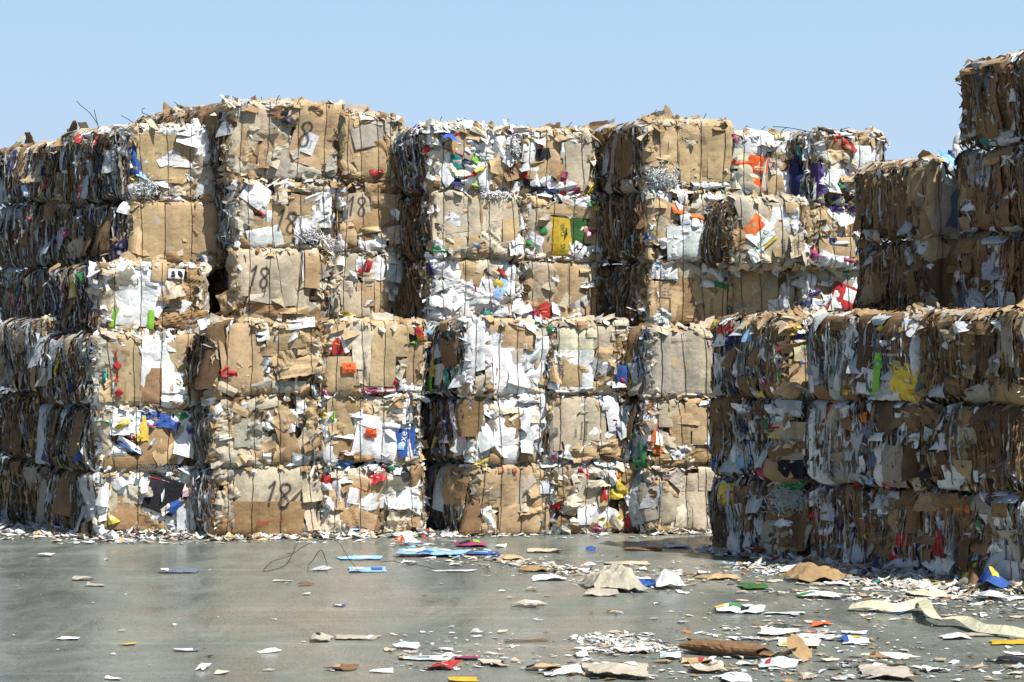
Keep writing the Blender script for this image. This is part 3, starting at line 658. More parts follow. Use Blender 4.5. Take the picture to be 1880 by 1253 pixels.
place('C1', 591, 163.6, 776, 0, .79, 'lowest bale with a crushed red wrapper and white paper, below the blue detergent-carton bale', 'colour', 'mix', '''z4
770 840 220 60 -6 cx;680 1050 110 140 -5 ax;690 940 120 160 0 kx;770 1060 180 110 -8 Kx;840 1070 120 80 -20 kf;840 930 170 130 -15 kf;785 945 55 100 -15 wf;845 980 50 90 -15 wf;822 913 100 14 -15 O;660 870 60 50 -10 rx;740 870 90 50 -8 wx;700 930 42 120 4 w;740 920 60 50 10 K;920 845 90 85 10 rxp;970 890 140 90 -20 ax;1030 950 150 120 10 wx;1100 870 60 160 0 Kx;1010 1010 150 100 -15 ax;980 1040 120 50 20 K;1080 1060 60 100 10 Kx;800 1118 85 32 0 bp;1010 1110 150 110 -20 ax;980 1090 40 30 0 y;1040 1080 30 25 0 r;1000 1130 50 30 0 e;1060 1130 40 30 0 mx;640 970 50 60 0 wx;660 1000 60 40 0 w;1110 990 60 80 -30 w;1090 940 40 50 0 wx;650 910 40 40 0 wx;620 860 40 40 0 rx;1040 860 50 50 0 d;1000 830 40 40 0 w''')
place('C2', 589, 163.6, 768, .795, 1.585, 'bale with an orange sticker on white paper beside a torn blue detergent carton', 'mix', 'mix', '''z4
740 510 170 110 0 kf;850 515 110 80 -10 kx;950 520 120 90 0 cx;700 580 110 120 10 kx;770 700 170 110 -10 Kf;760 610 70 110 20 kf;640 545 100 30 -30 yx;620 560 60 40 0 y;655 625 34 140 0 s;750 645 85 45 -10 w;690 550 40 60 0 ex;650 740 60 150 25 s;640 700 50 110 20 c;900 665 215 200 -12 wf;840 600 70 60 20 w;1050 685 95 150 3 bf;1065 705 28 130 3 wf;1000 605 140 26 -4 wf;1020 700 30 50 0 lf;1025 710 26 14 0 yf;970 640 90 50 -30 w;990 570 90 40 0 cx;800 545 60 40 0 s;750 755 100 50 0 ux;760 740 60 30 0 ix;740 797 90 30 0 bx;960 740 60 60 -20 wx;830 760 110 50 0 Kx;1060 560 60 60 0 sx;1010 500 60 40 0 K;1070 770 70 40 0 gx
867 640 56 52 3 Of
T 1030 670 40 80 w oxe;T 867 630 15 2 d DE;T 868 652 15 2 d L09_00''')
place('C3', 592, 163.6, 778, 1.59, 2.41, 'bale with an orange sticker on smooth tan cardboard, above the blue detergent-carton bale', 'kraft', 'mix', '''z4
650 200 80 100 0 kx;660 130 80 60 10 wx;780 160 130 130 0 cf;770 130 100 60 20 k;710 205 62 85 0 rf;735 200 26 90 28 wf;710 195 40 12 0 yf;1090 240 80 320 0 kf;970 170 180 180 0 kf;830 230 110 190 0 axf;830 340 95 190 5 cx;720 350 150 190 0 kf;925 320 130 180 0 kf;830 120 90 80 0 a;1010 330 90 60 40 g;1035 320 60 50 -45 g;770 425 110 40 0 K;905 430 150 30 3 mx;930 428 30 20 0 wx;860 435 30 18 0 wx;635 420 24 60 0 mx;993 385 16 50 0 r;1070 415 110 50 -4 wx;1040 395 40 50 30 w;628 310 32 85 0 w;700 450 24 40 -20 w;1100 125 40 90 35 rx;1110 145 30 60 30 yx;1085 180 60 50 0 d;1085 185 30 24 0 e;930 125 30 26 0 w
757 316 66 52 3 Of
T 757 304 16 3 d DE;T 757 328 16 3 d L09_00''')

place('D1', 865, 163.4, 1011, 0, .8, 'lowest bale of tan cardboard with two small red-black logos at its top edge', 'tan', 'grey', '''z6
380 880 70 200 4 k;590 900 200 190 0 kf;440 915 120 190 0 kf;610 900 120 160 10 c;680 900 70 200 5 kx;550 850 130 100 -4 kf;600 1080 260 150 0 kf;430 1010 80 70 0 Kx;540 1010 120 90 20 k;650 1010 130 60 12 kx;432 915 50 22 0 w;430 1075 55 95 20 wx;380 1080 60 120 0 kx;710 880 60 150 -4 s;715 800 60 60 0 wx;640 920 60 90 20 k;600 1010 60 40 0 ax;480 825 22 28 0 Kf;489 825 18 26 0 rf;550 826 20 28 0 Kf;556 828 16 24 0 rf;700 1060 80 70 35 k;630 940 40 30 0 sx;385 790 60 30 -20 yx
T 521 828 30 90 z er;T 432 890 12 0 z BNIN;T 430 945 10 0 z IGNSSUNG
SIDE;345 1000 40 270 0 K;320 880 50 180 0 K;230 900 40 250 0 s;290 900 80 180 0 k;180 880 40 200 0 g;140 850 30 70 0 bx;165 920 15 90 0 y''')
place('D2', 861, 163.4, 1006, .805, 1.58, 'bale of bright white paper round a dark brown patch, above the red-black logos', 'white', 'mix', '''z6
640 540 110 90 0 ax;500 510 130 70 0 ax;400 510 80 90 10 w;400 640 90 150 20 w;540 600 90 130 0 Kf;690 610 90 300 0 wx;600 740 100 90 0 Kf;460 740 70 100 0 K;420 690 32 210 35 k;440 680 24 220 38 w;500 640 110 140 -8 wf;610 620 90 180 -15 w;605 680 60 110 0 w;520 755 110 100 10 wf;520 720 90 40 30 w;375 570 60 70 0 gx;345 740 60 80 0 wx;560 560 40 60 -40 a;450 600 40 60 20 g;720 765 50 45 0 yx;735 750 24 30 0 nx;395 785 60 36 20 yx;640 470 140 50 0 sx;700 480 60 60 0 w;620 560 40 140 -20 w
SIDE;320 540 60 200 0 K;290 560 30 140 30 w;255 610 20 80 0 n;212 580 14 90 0 m;250 675 45 40 0 w;310 680 40 140 0 ix;155 670 60 100 0 K;100 560 50 200 0 K;200 690 12 60 0 y''')
place('D3', 853, 163.4, 1010, 1.585, 2.42, 'bale with a tall white folded stack and an arched tan carton with a dotted print', 'white', 'colour', '''z6
540 150 230 160 0 kf;610 180 60 100 0 K;600 195 50 60 0 gx;345 190 65 250 -4 wf;380 210 50 240 0 wf;680 130 60 80 10 gx;420 180 110 120 -20 w;440 230 130 60 8 wf;690 260 95 180 0 w;500 330 110 230 0 wf;590 320 120 190 -5 w;560 370 90 140 0 wf;430 380 60 90 0 cx;700 375 75 60 0 k;310 400 60 100 20 w;640 360 60 60 30 w;570 260 80 70 25 a;640 110 80 40 -20 w;660 430 80 40 0 c;610 300 50 50 20 w;440 420 60 50 0 Kx;460 340 12 60 -10 r;640 240 60 80 0 s
T 490 165 14 -15 d ^_^_^_^_^;T 590 205 14 -25 d ^_^_^
SIDE;280 190 60 230 0 K;240 260 40 200 0 K;200 240 50 90 20 w;130 190 30 40 0 w;160 140 30 70 0 lx;215 350 40 110 0 a;255 380 30 100 0 tx;170 380 40 130 0 e;190 300 16 120 0 y;120 280 24 120 0 n;300 360 40 90 0 w;150 300 50 70 0 w;240 100 50 80 0 k''')
place('E1', 1013, 162, 1166, 0, .8, 'lowest bale of mixed scraps with yellow and orange wrappers near its edge', 'colour', 'mix', '''z6
910 930 100 170 0 cf;830 900 80 80 10 kx;900 845 66 60 -20 rx;885 850 30 20 -20 w;800 840 50 90 0 Kx;790 930 60 110 -15 Kx;850 970 90 70 20 ax;1000 940 60 120 0 k;1005 920 28 110 -6 rx;1080 890 60 110 5 yx;1075 850 30 60 0 ox;1060 940 70 60 0 yx;1120 1060 80 170 0 K;780 1015 34 34 0 rx;850 1010 110 60 10 ax;900 1050 75 100 0 wf;950 1045 40 85 0 w;1010 1060 50 110 -30 w;1060 1060 70 90 30 a;1080 1080 60 60 30 y;820 1100 140 50 -30 Kx;990 1080 60 60 20 yx;930 1110 70 40 0 K;800 1120 80 60 0 sp;970 1120 60 26 10 mx;1120 960 40 60 -40 w;1040 860 50 70 30 w;970 840 70 50 0 ax;1120 840 60 80 0 Kx;960 890 120 40 0 ax;850 1080 50 40 0 ax''')
place('E2', 1011, 162, 1158, .805, 1.58, 'bale with a wide pale carton handwritten in black, between cream-panel and yellow-wrapper bales', 'mix', 'mix', '''z6
870 590 290 290 0 cf;800 590 95 280 0 cf;935 560 90 230 0 cf;720 600 30 300 0 k;1000 480 50 80 10 w;1045 540 70 180 10 wf;1055 580 26 16 0 rf;1090 590 60 150 15 s;1110 560 26 80 25 l;1085 640 50 60 20 bx;1105 620 20 60 0 y;1070 600 24 40 0 px;900 545 75 34 10 gx;778 690 28 65 10 m;820 720 60 60 -10 w;728 490 20 60 0 yx;930 730 210 60 0 k;900 760 90 50 -5 kx;800 740 80 40 -15 sx;770 750 60 40 0 mx;1050 710 130 80 0 kx;1125 745 40 60 10 wx;1020 760 80 30 0 ux;890 720 40 22 30 w;1130 670 40 60 0 s;1000 700 50 30 0 g
T 852 640 16 88 d Solee;T 882 630 18 88 d Roumania;T 905 630 18 88 d Rueksburg''')
place('E3', 1011, 162, 1150, 1.585, 2.42, 'bale with a cream panel, a framed tan carton and a small blue packet', 'tan', 'mix', '''z6
830 190 220 150 0 vf;1010 170 130 120 0 cf;755 310 50 170 0 k;850 330 190 210 0 wf;860 300 150 90 0 k;835 345 110 130 0 kf;740 200 50 100 0 kx;760 190 60 40 20 w;915 330 50 190 0 wf;1040 240 110 110 -20 kx;1000 240 80 100 -20 k;970 320 60 100 0 s;1010 300 40 90 -30 w;990 400 100 60 20 kx;850 425 180 24 0 s;940 160 70 60 0 a;1070 150 60 90 0 cx;1080 200 60 90 0 Kx;1088 350 64 90 -5 bf;1090 375 24 22 0 rf;1075 395 70 30 0 w;1020 385 30 30 20 w;745 400 40 40 0 w;700 115 90 50 0 Gxp
T 782 330 34 90 n CEIL;T 758 138 14 0 z 1008''')
place('F1', 1192, 161.5, 1436, 0, .76, 'lowest bale in the sunlit recess, a cream domed carton crossed by wires', 'tan', 'grey', '''z8
300 940 260 220 0 cf;390 850 130 160 0 cf;240 790 70 80 0 ix;230 840 110 70 0 k;410 800 70 110 0 cf;330 820 60 70 0 cf;390 960 90 150 0 cf;230 930 80 130 20 cf;310 1010 140 60 0 a;300 950 70 110 0 a;410 1000 70 90 10 c;200 1030 80 40 0 kx;280 800 70 60 -30 gx
SIDE;130 880 45 240 0 s;160 900 40 200 0 g;105 980 20 110 0 rx;100 820 30 100 0 s;185 870 30 120 0 s''', nwire=6)
place('F2', 1190, 161.5, 1436, .765, 1.54, 'bale with an orange-and-white strip running down its edge, above the cream domed bale', 'tan', 'grey', '''z8
390 500 150 160 0 kf;230 500 100 130 0 cf;330 500 110 110 0 k;410 600 130 90 0 kf;290 590 90 160 0 kf;240 620 110 60 -20 c;240 640 60 70 30 c;160 540 60 220 -6 wf;150 500 30 140 -8 of;170 600 26 110 -10 of;182 570 16 30 0 b;200 600 30 110 -12 w;190 660 40 50 -10 of;300 710 280 70 0 Kx;390 690 130 60 0 K;290 680 110 50 10 sBp;430 620 60 50 -20 w;340 755 90 45 10 kL;240 720 100 30 0 k;400 450 60 30 0 w
T 150 520 26 8 w 000
SIDE;115 590 26 40 0 Gp;135 690 26 110 0 Gp;118 620 30 80 0 s;130 740 30 60 0 G;100 520 40 180 0 K''', nwire=6)
place('F3', 1192, 161.5, 1436, 1.545, 2.34, 'bale covered by three smooth pale grey cartons, next to the shaded near wall', 'grey', 'mix', '''z8
250 275 260 320 0 gf;192 275 110 300 0 gf;300 275 115 310 0 gf;408 275 95 310 0 cf;300 150 120 50 0 gf;195 130 100 40 -6 g;400 130 110 40 0 c;368 412 34 20 -10 b;345 410 60 40 0 c;440 170 40 30 0 i
SIDE;120 240 20 60 0 bx;135 290 12 70 0 l;85 340 26 90 0 yx;75 190 40 200 0 K;100 190 40 200 0 K;110 320 30 100 0 s;120 370 40 100 0 g;150 145 16 40 0 n''', nwire=6)

# --- the set-back upper rows
place('U01', 128, 152, 236, 2.42, 3.12, 'shaded bale of layered edges over the rumpled tan bale, with a green fleck', 'kraft', 'mix', '''z1
SIDE;100 1050 30 80 0 Gx;60 950 60 200 0 s;140 1000 30 160 0 s;280 990 40 170 0 s;240 1040 50 110 0 K;20 1000 50 160 0 u;180 1040 16 90 0 y;80 1120 14 110 0 r;150 1110 10 130 0 r;330 950 60 90 0 K''', L=1.5, sd=(-.72, .69))
place('U02', 118, 151, 236, 3.12, 3.93, 'middle bale in the shaded end stack, with a torn cream corner and one red strip', 'kraft', 'mix', '''z1
SIDE;110 840 12 80 0 r;60 810 34 60 20 a;210 760 60 120 0 s;160 740 50 260 0 K;70 700 40 200 0 s;20 700 50 200 0 s;120 660 20 180 0 s;185 690 14 60 0 rx;290 640 60 120 0 K;290 830 50 120 0 s''', L=1.5, sd=(-.72, .69))
place('U03', 112, 150.5, 236, 3.93, 4.64, 'shaded top bale at the sloping skyline end, with a yellow scrap at its corner', 'kraft', 'mix', '''z1
SIDE;72 285 22 44 0 yx;85 370 20 160 0 n;110 380 40 220 0 K;205 440 60 180 0 c;180 340 60 70 20 c;95 535 22 40 0 yx;20 400 50 200 0 g;40 560 40 110 0 s;170 560 40 60 0 l''', L=1.5, sd=(-.72, .69), exposed_top=True)
place('U15', 240, 157.5, 416, 3.07, 3.84, 'bale faced with one huge smooth tan carton, above the white printed bale', 'kraft', 'mix', '''z1
920 760 450 340 0 kf;830 710 200 230 0 kf;760 720 130 250 25 kf;1060 760 190 300 0 kf;700 740 60 260 -8 k;810 880 200 70 0 c;720 830 80 140 0 k;960 900 240 60 -4 K;1025 912 68 38 -14 s;1025 912 40 14 -14 z;830 960 80 110 -4 k;660 900 26 80 5 yx;1090 895 60 60 20 K;730 610 60 60 30 k
SIDE;430 850 90 90 30 c;480 890 20 30 0 y;420 720 40 160 0 K;500 760 40 260 0 u;560 740 50 280 0 u;340 800 50 120 0 s;380 780 30 40 0 mx;650 640 30 60 0 w;650 850 40 60 0 nx;590 760 40 280 0 K''', L=1.4, sd=(-.72, .69))
place('U16', 240, 157.5, 416, 3.85, 4.71, 'topmost bale with bright white cloth, shredded paper and a green bag', 'mix', 'mix', '''z1
850 375 300 260 0 kf;1080 410 110 180 0 kx;1110 300 60 120 0 gx;725 300 90 110 28 kf;720 330 80 40 30 k;770 260 110 40 -10 w;950 255 90 60 -20 w;1040 330 150 190 0 wx;975 290 90 90 -20 w;1000 225 50 70 10 wx;1070 400 60 80 20 w;685 400 60 130 0 b;672 420 30 70 20 w;708 462 46 60 10 lx;692 505 34 30 10 y;745 545 115 90 0 wS;930 540 170 100 -10 kx;1030 500 110 100 15 gx;840 520 80 50 -20 w;870 560 120 60 0 ax;900 500 90 40 0 K;1130 505 85 42 0 tB;1068 555 60 130 8 gx;1115 575 36 40 0 w;1113 570 30 10 0 r;970 490 40 40 0 sx;660 560 50 50 20 wx;880 600 90 40 10 wx;840 625 120 34 0 gx
T 845 370 22 0 z His_island;T 845 395 10 0 z Nordwest
SIDE;340 240 90 80 0 K;405 260 40 80 0 c;430 300 20 60 0 rx;510 310 16 50 0 r;270 310 55 160 0 s;340 380 50 140 0 s;320 540 20 50 0 rx;290 540 40 60 0 K;300 310 30 50 0 s;600 420 60 120 0 sx;650 360 30 60 0 w;460 540 50 120 0 s;560 290 50 50 0 K;230 380 50 180 0 K;440 570 16 40 0 m;330 500 40 90 0 K''', L=1.4, sd=(-.72, .69), exposed_top=True)
place('HOL', 372, 145, 436, 2.45, 3.3, 'shaded brown bale deep inside the dark hollow', 'kraft', 'brown', '''z1
1120 1030 50 160 0 K;1090 1120 60 70 0 g''', L=1.0, nwire=0, sd=(0, 1), flaps=5)
place('U24', 429, 158.3, 612, 2.4, 3.26, 'bale of upright tan cartons sprayed 18, beside the dark hollow', 'tan', 'mix', '''z3
200 1000 60 290 0 kf;290 995 170 280 3 cf;250 960 60 260 -6 c;400 990 80 290 0 cf;480 1000 110 290 8 cf;510 960 70 200 20 cf;370 950 20 230 0 k;320 1165 330 50 0 Kx;440 1120 80 70 -20 c;500 1170 140 40 0 k;150 1130 60 90 20 kx;590 960 70 200 0 kf;541 940 9 170 0 w;330 1100 80 60 0 g;600 880 60 60 0 ax
P 315 1000 105 -6 18 .07;P 340 1080 50 -10 9 .07''', sd=(-.12, .99), L=1.5)
place('U24b', 614, 156.4, 742, 2.4, 3.26, 'bale with two red printed circles, beside the hollow-side bale sprayed 18', 'tan', 'mix', '''z3
640 1010 90 260 -18 cf;690 990 60 240 -28 c;600 1080 70 130 20 c;780 930 80 160 0 cf;740 900 50 70 0 w;810 1140 140 130 8 cf;880 1090 120 120 0 kf;760 1040 90 100 0 cx;890 990 100 110 0 cx;940 1110 65 190 0 kf;930 960 70 110 -30 w;905 1000 90 60 30 a;830 925 50 70 0 w;872 945 36 60 -15 rf;860 945 16 36 -15 s;838 970 26 26 0 rf;1010 980 80 110 0 sx;990 1100 30 60 0 w;890 1130 55 40 0 w;640 1130 100 100 0 gx;700 1150 60 90 0 kx;800 1000 40 60 0 s;1010 1070 30 40 -30 w;970 1060 26 30 0 w;1000 900 60 60 0 ax;960 1180 60 50 0 K;760 1190 80 24 -10 yx''')
place('U25', 430, 158, 620, 3.27, 4.07, 'bale sprayed 18 with hanging white wrappers, under the topmost 18 bale', 'mix', 'grey', '''z3
210 640 60 220 0 gx;250 630 60 200 0 gx;370 620 110 100 0 kx;330 730 130 80 0 kf;490 545 110 50 0 k;420 740 130 200 0 kf;360 800 120 70 0 k;545 635 140 100 -8 kf;570 720 130 90 10 cx;590 550 140 50 -10 cx;500 600 60 40 0 kx;470 515 60 36 0 w;300 580 120 120 -35 wf;345 610 50 60 -30 wf;300 590 40 10 -30 r;350 680 60 16 -20 rx;372 690 30 60 0 wf;350 800 170 110 12 wf;640 660 90 170 0 wx;600 590 80 40 20 w;670 590 60 60 20 w;570 790 120 70 0 wS;515 760 30 150 0 w;560 760 60 100 0 wx;580 830 80 50 0 nx;540 850 100 40 0 ax;510 858 36 16 0 y;250 830 60 60 0 K;430 570 60 120 0 ax;420 580 16 60 0 y;210 820 30 60 0 wx;640 830 40 60 0 ax;430 850 70 40 0 a;640 690 60 30 20 s
P 455 718 110 -8 18 .07;T 320 720 12 0 z FACHO|PORT''')
place('U25b', 622, 156.2, 738, 3.27, 4.07, 'bale sprayed 18 on a pale square flap, with a tan flap jutting from its corner', 'kraft', 'brown', '''z3
730 600 70 100 0 sx;700 560 90 60 0 ax;940 560 140 90 10 Kx;960 640 130 120 -10 kx;900 560 80 80 0 Kf;815 640 135 140 8 cf;720 600 60 110 25 wx;725 610 36 34 20 e;900 710 190 90 25 Kf;800 745 100 80 0 kx;780 810 70 110 0 kf;730 800 85 140 18 w;690 740 50 70 -20 w;680 720 60 20 30 n;840 830 40 60 0 wx;905 830 130 90 -6 wx;1010 720 50 90 20 K;1015 705 28 100 -8 wx;1040 780 130 85 15 cL;960 780 70 60 0 cx;700 860 50 90 0 wS;990 880 60 60 0 cx;880 760 120 30 10 k;760 680 20 100 0 s;860 860 24 60 0 w;1060 660 50 120 0 K
P 815 640 100 0 18 .055''')
place('U26', 418, 158, 623, 4.08, 4.98, 'topmost bale sprayed 18 over a dark torn hole, with a white label', 'kraft', 'brown', '''z3
450 160 120 130 0 gx;290 200 150 200 -5 cf;355 180 90 160 10 cf;245 300 130 220 -24 cf;215 290 90 170 -26 kf;240 365 110 90 0 kx;260 450 110 90 10 cx;380 330 90 170 -38 kf;350 290 90 110 -30 c;350 380 70 90 -10 kf;320 260 80 60 0 gx;440 300 70 200 -10 gx;400 370 80 130 -20 c;465 420 140 160 30 gf;420 470 130 70 -25 gf;600 290 210 290 -18 kf;570 180 150 160 -20 kf;695 180 90 120 -3 kf;690 250 80 100 0 kf;560 450 170 90 -10 gx;500 350 70 130 20 gx;640 380 80 80 -12 kf;700 380 60 150 -15 gx;720 420 60 120 -10 g;430 165 110 80 10 ux;470 190 70 60 0 dx;420 150 80 50 0 ux;450 175 60 50 0 dx;573 320 68 108 -20 wf;200 420 60 70 0 gx;570 125 150 30 0 kx;190 480 60 70 0 Kx;330 430 60 60 0 Kx;300 480 80 40 10 Kx;680 450 70 60 0 gx;210 110 50 40 0 a
P 520 262 130 -14 18 .055;P 470 200 40 30 x .3;T 573 320 12 -110 z BAHN|LINE
SIDE;110 200 50 150 0 K;160 180 50 180 0 s;60 170 40 120 0 K''', L=1.9, exposed_top=True)  # black and darkest brown pieces paint in the torn hole's shade
place('U26b', 625, 156, 728, 4.08, 4.88, 'topmost bale of fanned brown flaps with a red framed print', 'kraft', 'brown', '''z3
760 220 100 120 -10 kf;820 240 130 110 20 kf;790 340 110 260 22 kf;760 350 60 280 12 kf;860 200 130 50 15 kf;870 190 100 40 20 K;930 190 90 60 0 gx;970 220 90 90 0 gx;900 275 210 110 14 gf;990 250 80 90 -40 g;995 340 70 190 12 Kx;960 360 60 130 30 K;850 370 80 60 30 kx;770 450 70 120 20 k;900 440 160 160 28 kf;1000 420 60 120 0 K;740 480 70 60 0 K;915 465 62 50 28 rf;917 464 30 20 28 s;900 510 180 30 5 K;820 470 60 60 20 k;700 500 60 60 0 gx;1010 300 40 120 0 c''', exposed_top=True)
place('U34', 792, 158.5, 955, 2.42, 3.15, 'bale buried in white paper with a blue-and-yellow packet', 'white', 'brown', '''z5
430 930 170 170 0 kf;510 920 100 70 -30 gf;540 960 60 80 -20 g;400 900 60 80 0 kf;270 880 150 120 10 wx;320 900 90 120 -20 w;240 920 100 110 20 w;350 1000 160 120 0 wx;260 1030 120 140 -10 wx;240 980 80 60 30 w;290 1100 140 80 0 wx;390 1080 120 130 20 w;280 1005 60 12 20 z;340 1060 80 60 30 w;220 1110 60 60 0 s;440 1050 140 60 0 sx;480 1030 120 50 -20 wx;500 980 50 110 20 w;580 1060 80 50 0 wx;560 1000 50 115 -28 lf;548 975 46 40 -28 yf;570 1020 46 16 -28 y;575 912 56 30 -20 rx;610 950 50 150 0 wx;500 1140 60 40 20 tx;560 1120 130 60 -6 sx;520 915 60 40 -30 c;485 905 30 24 -30 z;425 1000 16 40 0 r;600 1110 30 40 0 i;650 1090 60 80 0 w;460 1150 60 40 20 nx;200 900 30 70 0 n''')
place('U44', 957, 156.5, 1100, 2.42, 3.15, 'bale of diagonal-banded tan cartons with a red-and-yellow packet at its foot', 'kraft', 'brown', '''z5
700 920 80 200 -28 gf;680 960 60 160 -30 g;740 960 90 200 10 cf;770 990 140 260 0 cf;880 1000 130 300 0 kf;850 930 60 200 -30 c;960 960 90 220 0 kf;930 1010 40 200 -30 c;670 1070 60 90 10 c;1030 910 80 110 0 gx;1050 900 60 100 0 c;1020 960 60 60 0 wx;1040 1000 70 50 -30 kx;1015 1060 55 60 30 wf;1030 1100 50 120 0 kf;848 946 26 46 -5 w;850 1080 40 100 0 w;870 1120 70 80 -20 w;960 1110 60 90 5 w;940 1150 80 60 0 w;790 1115 75 80 22 rf;800 1100 50 10 22 y;800 1118 50 10 22 y;805 1136 50 10 22 y;740 1110 50 70 -30 mx;700 1130 60 60 0 wx;680 1080 60 100 20 w;720 1080 60 60 0 K;800 1185 70 40 0 Gp;1010 900 60 40 0 k
T 1015 1060 12 30 z LASER|22 ''')
place('U35', 795, 158.5, 962, 3.16, 3.93, 'bale with a broad pale carton, a barcode label and brown tape', 'tan', 'brown', '''z5
300 600 190 260 0 cf;400 600 170 250 0 cf;570 610 190 190 8 cf;640 540 80 60 0 c;325 636 62 68 -6 wf;328 636 40 44 -6 sf;278 610 46 56 20 wx;300 625 40 30 0 w;462 612 15 240 4 Kf;500 500 200 36 0 mx;540 500 180 40 0 wS;300 765 130 60 0 kf;440 750 100 60 0 kf;610 700 80 130 0 kf;600 760 80 60 0 c;530 740 140 110 10 ax;500 790 130 60 -10 kx;580 800 110 80 -20 ax;640 770 80 100 10 wx;665 650 34 90 5 w;430 770 30 50 30 l;370 810 180 60 0 gx;290 750 44 34 0 a;230 760 60 60 0 wx;240 790 60 40 0 Gx;250 820 60 40 0 w;300 500 80 50 -10 g;340 480 80 50 -20 g;215 640 30 200 0 c;200 570 30 50 0 w;640 740 60 50 0 w
T 325 640 10 -6 z 8021|776''')
place('U45', 964, 156.5, 1108, 3.16, 3.93, 'bale with a mustard and dark green panel lettered OAR', 'mix', 'brown', '''z5
705 640 60 190 4 cf;780 690 130 230 20 cf;800 700 100 210 25 kf;860 585 180 60 -3 kf;780 545 130 60 -6 kx;830 560 70 40 0 gx;980 600 150 60 -6 kf;878 735 104 215 0 Yf;978 712 104 170 0 Df;920 760 24 80 0 Yf;912 680 30 50 0 Dx;785 692 34 46 20 Gf;815 735 20 20 20 G;970 550 125 75 -4 wx;900 530 60 40 -40 w;1050 575 50 36 0 Y;1042 545 40 40 0 Gx;1040 682 84 62 10 mx;1035 720 74 90 0 kf;1070 640 60 60 0 Kx;1060 780 40 70 0 w;740 765 80 110 -20 w;715 790 60 50 0 wx;700 740 60 60 0 Gx;700 800 60 60 0 k;965 800 76 84 -30 wf;930 775 30 60 0 w;1020 810 50 60 20 wx;795 622 50 30 0 gx;780 830 80 30 0 ax;900 848 140 30 0 wx;1090 640 40 40 0 c
T 886 690 26 90 D OAR;T 886 795 26 90 D GAS;T 960 795 40 -40 d M''')
place('U36', 788, 158.5, 951, 3.94, 4.7, 'topmost bale of magazines and colourful bags, above the barcode-label bale', 'colour', 'mix', '''z5
240 350 110 90 0 ax;250 285 110 90 0 ax;350 240 100 80 20 kf;330 250 90 100 -20 K;400 180 60 50 0 kx;430 190 80 60 -10 kx;590 410 170 150 -8 Kx;540 330 80 130 0 k;620 380 90 110 20 K;440 265 170 70 -38 wB;425 242 50 22 -38 mx;440 235 30 16 -38 p;435 290 44 20 -38 px;490 300 60 60 -40 sB;330 333 60 72 5 tf;335 330 34 44 5 i;320 287 110 14 -18 r;330 195 60 20 30 r;560 250 55 95 -14 w;595 310 60 70 30 w;625 210 66 60 0 w;640 265 80 80 0 wS;600 320 50 60 -20 w;400 342 56 26 -20 nx;410 360 90 50 0 wx;430 320 60 40 -20 e;270 390 60 130 25 w;330 440 90 50 -25 nx;350 470 80 40 -10 w;410 405 70 22 12 rx;425 398 40 10 12 y;470 430 60 110 10 w;430 460 30 34 40 e;215 430 60 60 0 k;200 220 60 80 0 wx;300 370 60 40 0 vx;350 395 80 40 0 vx;450 370 70 40 0 y;440 170 80 40 -20 c;230 230 60 40 0 s;480 215 60 60 -30 w;620 470 70 50 0 wx;650 490 60 30 0 mx;380 450 50 40 0 w''', exposed_top=True)
place('U46', 953, 156.5, 1088, 3.94, 4.68, 'topmost bale with a black card and a hanging white label, beside upright pale flaps', 'mix', 'mix', '''z5
780 215 110 120 15 kf;850 220 90 110 -5 kf;830 180 80 60 0 cx;910 190 90 60 10 cx;760 370 150 110 0 kf;830 330 90 120 0 kf;930 360 80 280 0 cf;990 370 85 270 0 cf;885 320 26 170 0 s;900 300 26 180 4 e;935 235 66 34 0 w;1020 190 60 100 20 c;710 265 66 150 -6 wf;705 205 60 20 -5 yx;725 280 26 10 0 y;690 240 40 60 0 k;785 300 76 62 12 df;745 345 90 30 15 K;690 345 50 60 10 s;685 405 34 34 0 rf;880 425 50 70 -10 mx;895 440 26 30 0 r;740 420 36 90 0 w;800 440 90 60 30 wx;840 455 90 40 0 w;900 470 60 60 -30 w;720 485 120 36 0 dx;810 490 90 30 0 nx;760 460 70 34 -30 w;950 485 50 44 0 mx;920 490 50 30 0 w;700 450 30 60 0 d;860 380 50 90 -20 K;1040 480 40 50 0 yx;690 180 50 40 0 wx''', exposed_top=True)
place('U54', 1190, 158.5, 1342, 2.37, 3.12, 'bale with a wide brown carton of small print and a green strip', 'kraft', 'brown', '''z7
400 1040 170 180 -2 kf;390 1000 110 80 -2 kfl;380 1010 36 44 0 w;580 1060 300 240 -1 Kf;640 1060 190 220 -2 kf;480 1080 90 200 0 kf;530 900 150 90 -25 cf;590 940 120 80 -20 k;390 885 110 110 -4 wf;430 900 80 90 -10 w;465 940 70 24 -28 l;640 870 70 80 10 wx;690 920 90 80 -10 wx;720 940 40 50 0 l;350 900 30 80 0 w;360 860 30 50 0 l;720 985 130 34 -18 G;745 1110 14 90 0 Gp;370 1140 120 90 -8 sB;690 1155 100 14 -12 y;670 1170 60 10 -12 y;760 1050 40 130 0 k;340 1080 40 120 0 k;620 960 60 40 0 wx
T 650 1090 18 90 u BEVROE;T 570 1100 9 90 u IIIIIIIIIII;T 585 1100 9 90 u IIIIIIIII;T 400 920 18 0 n QuT|argo''')
place('U64', 1344, 156.8, 1472, 2.37, 3.07, 'bale with a plain tan carton half shaded by the overhanging bale above', 'kraft', 'brown', '''z7
850 990 160 240 0 kf;810 1000 90 230 0 kf;940 980 150 240 0 kf;1100 1000 100 220 0 cf;900 1080 150 60 0 k;980 950 60 110 -30 gf;1000 1090 95 80 5 wf;985 1080 60 60 20 w;1045 1040 34 150 5 wx;1060 1000 34 100 -5 sx;1150 960 50 130 0 gx;830 1110 110 40 0 c;1120 890 60 60 0 gx;780 900 60 60 0 w''')
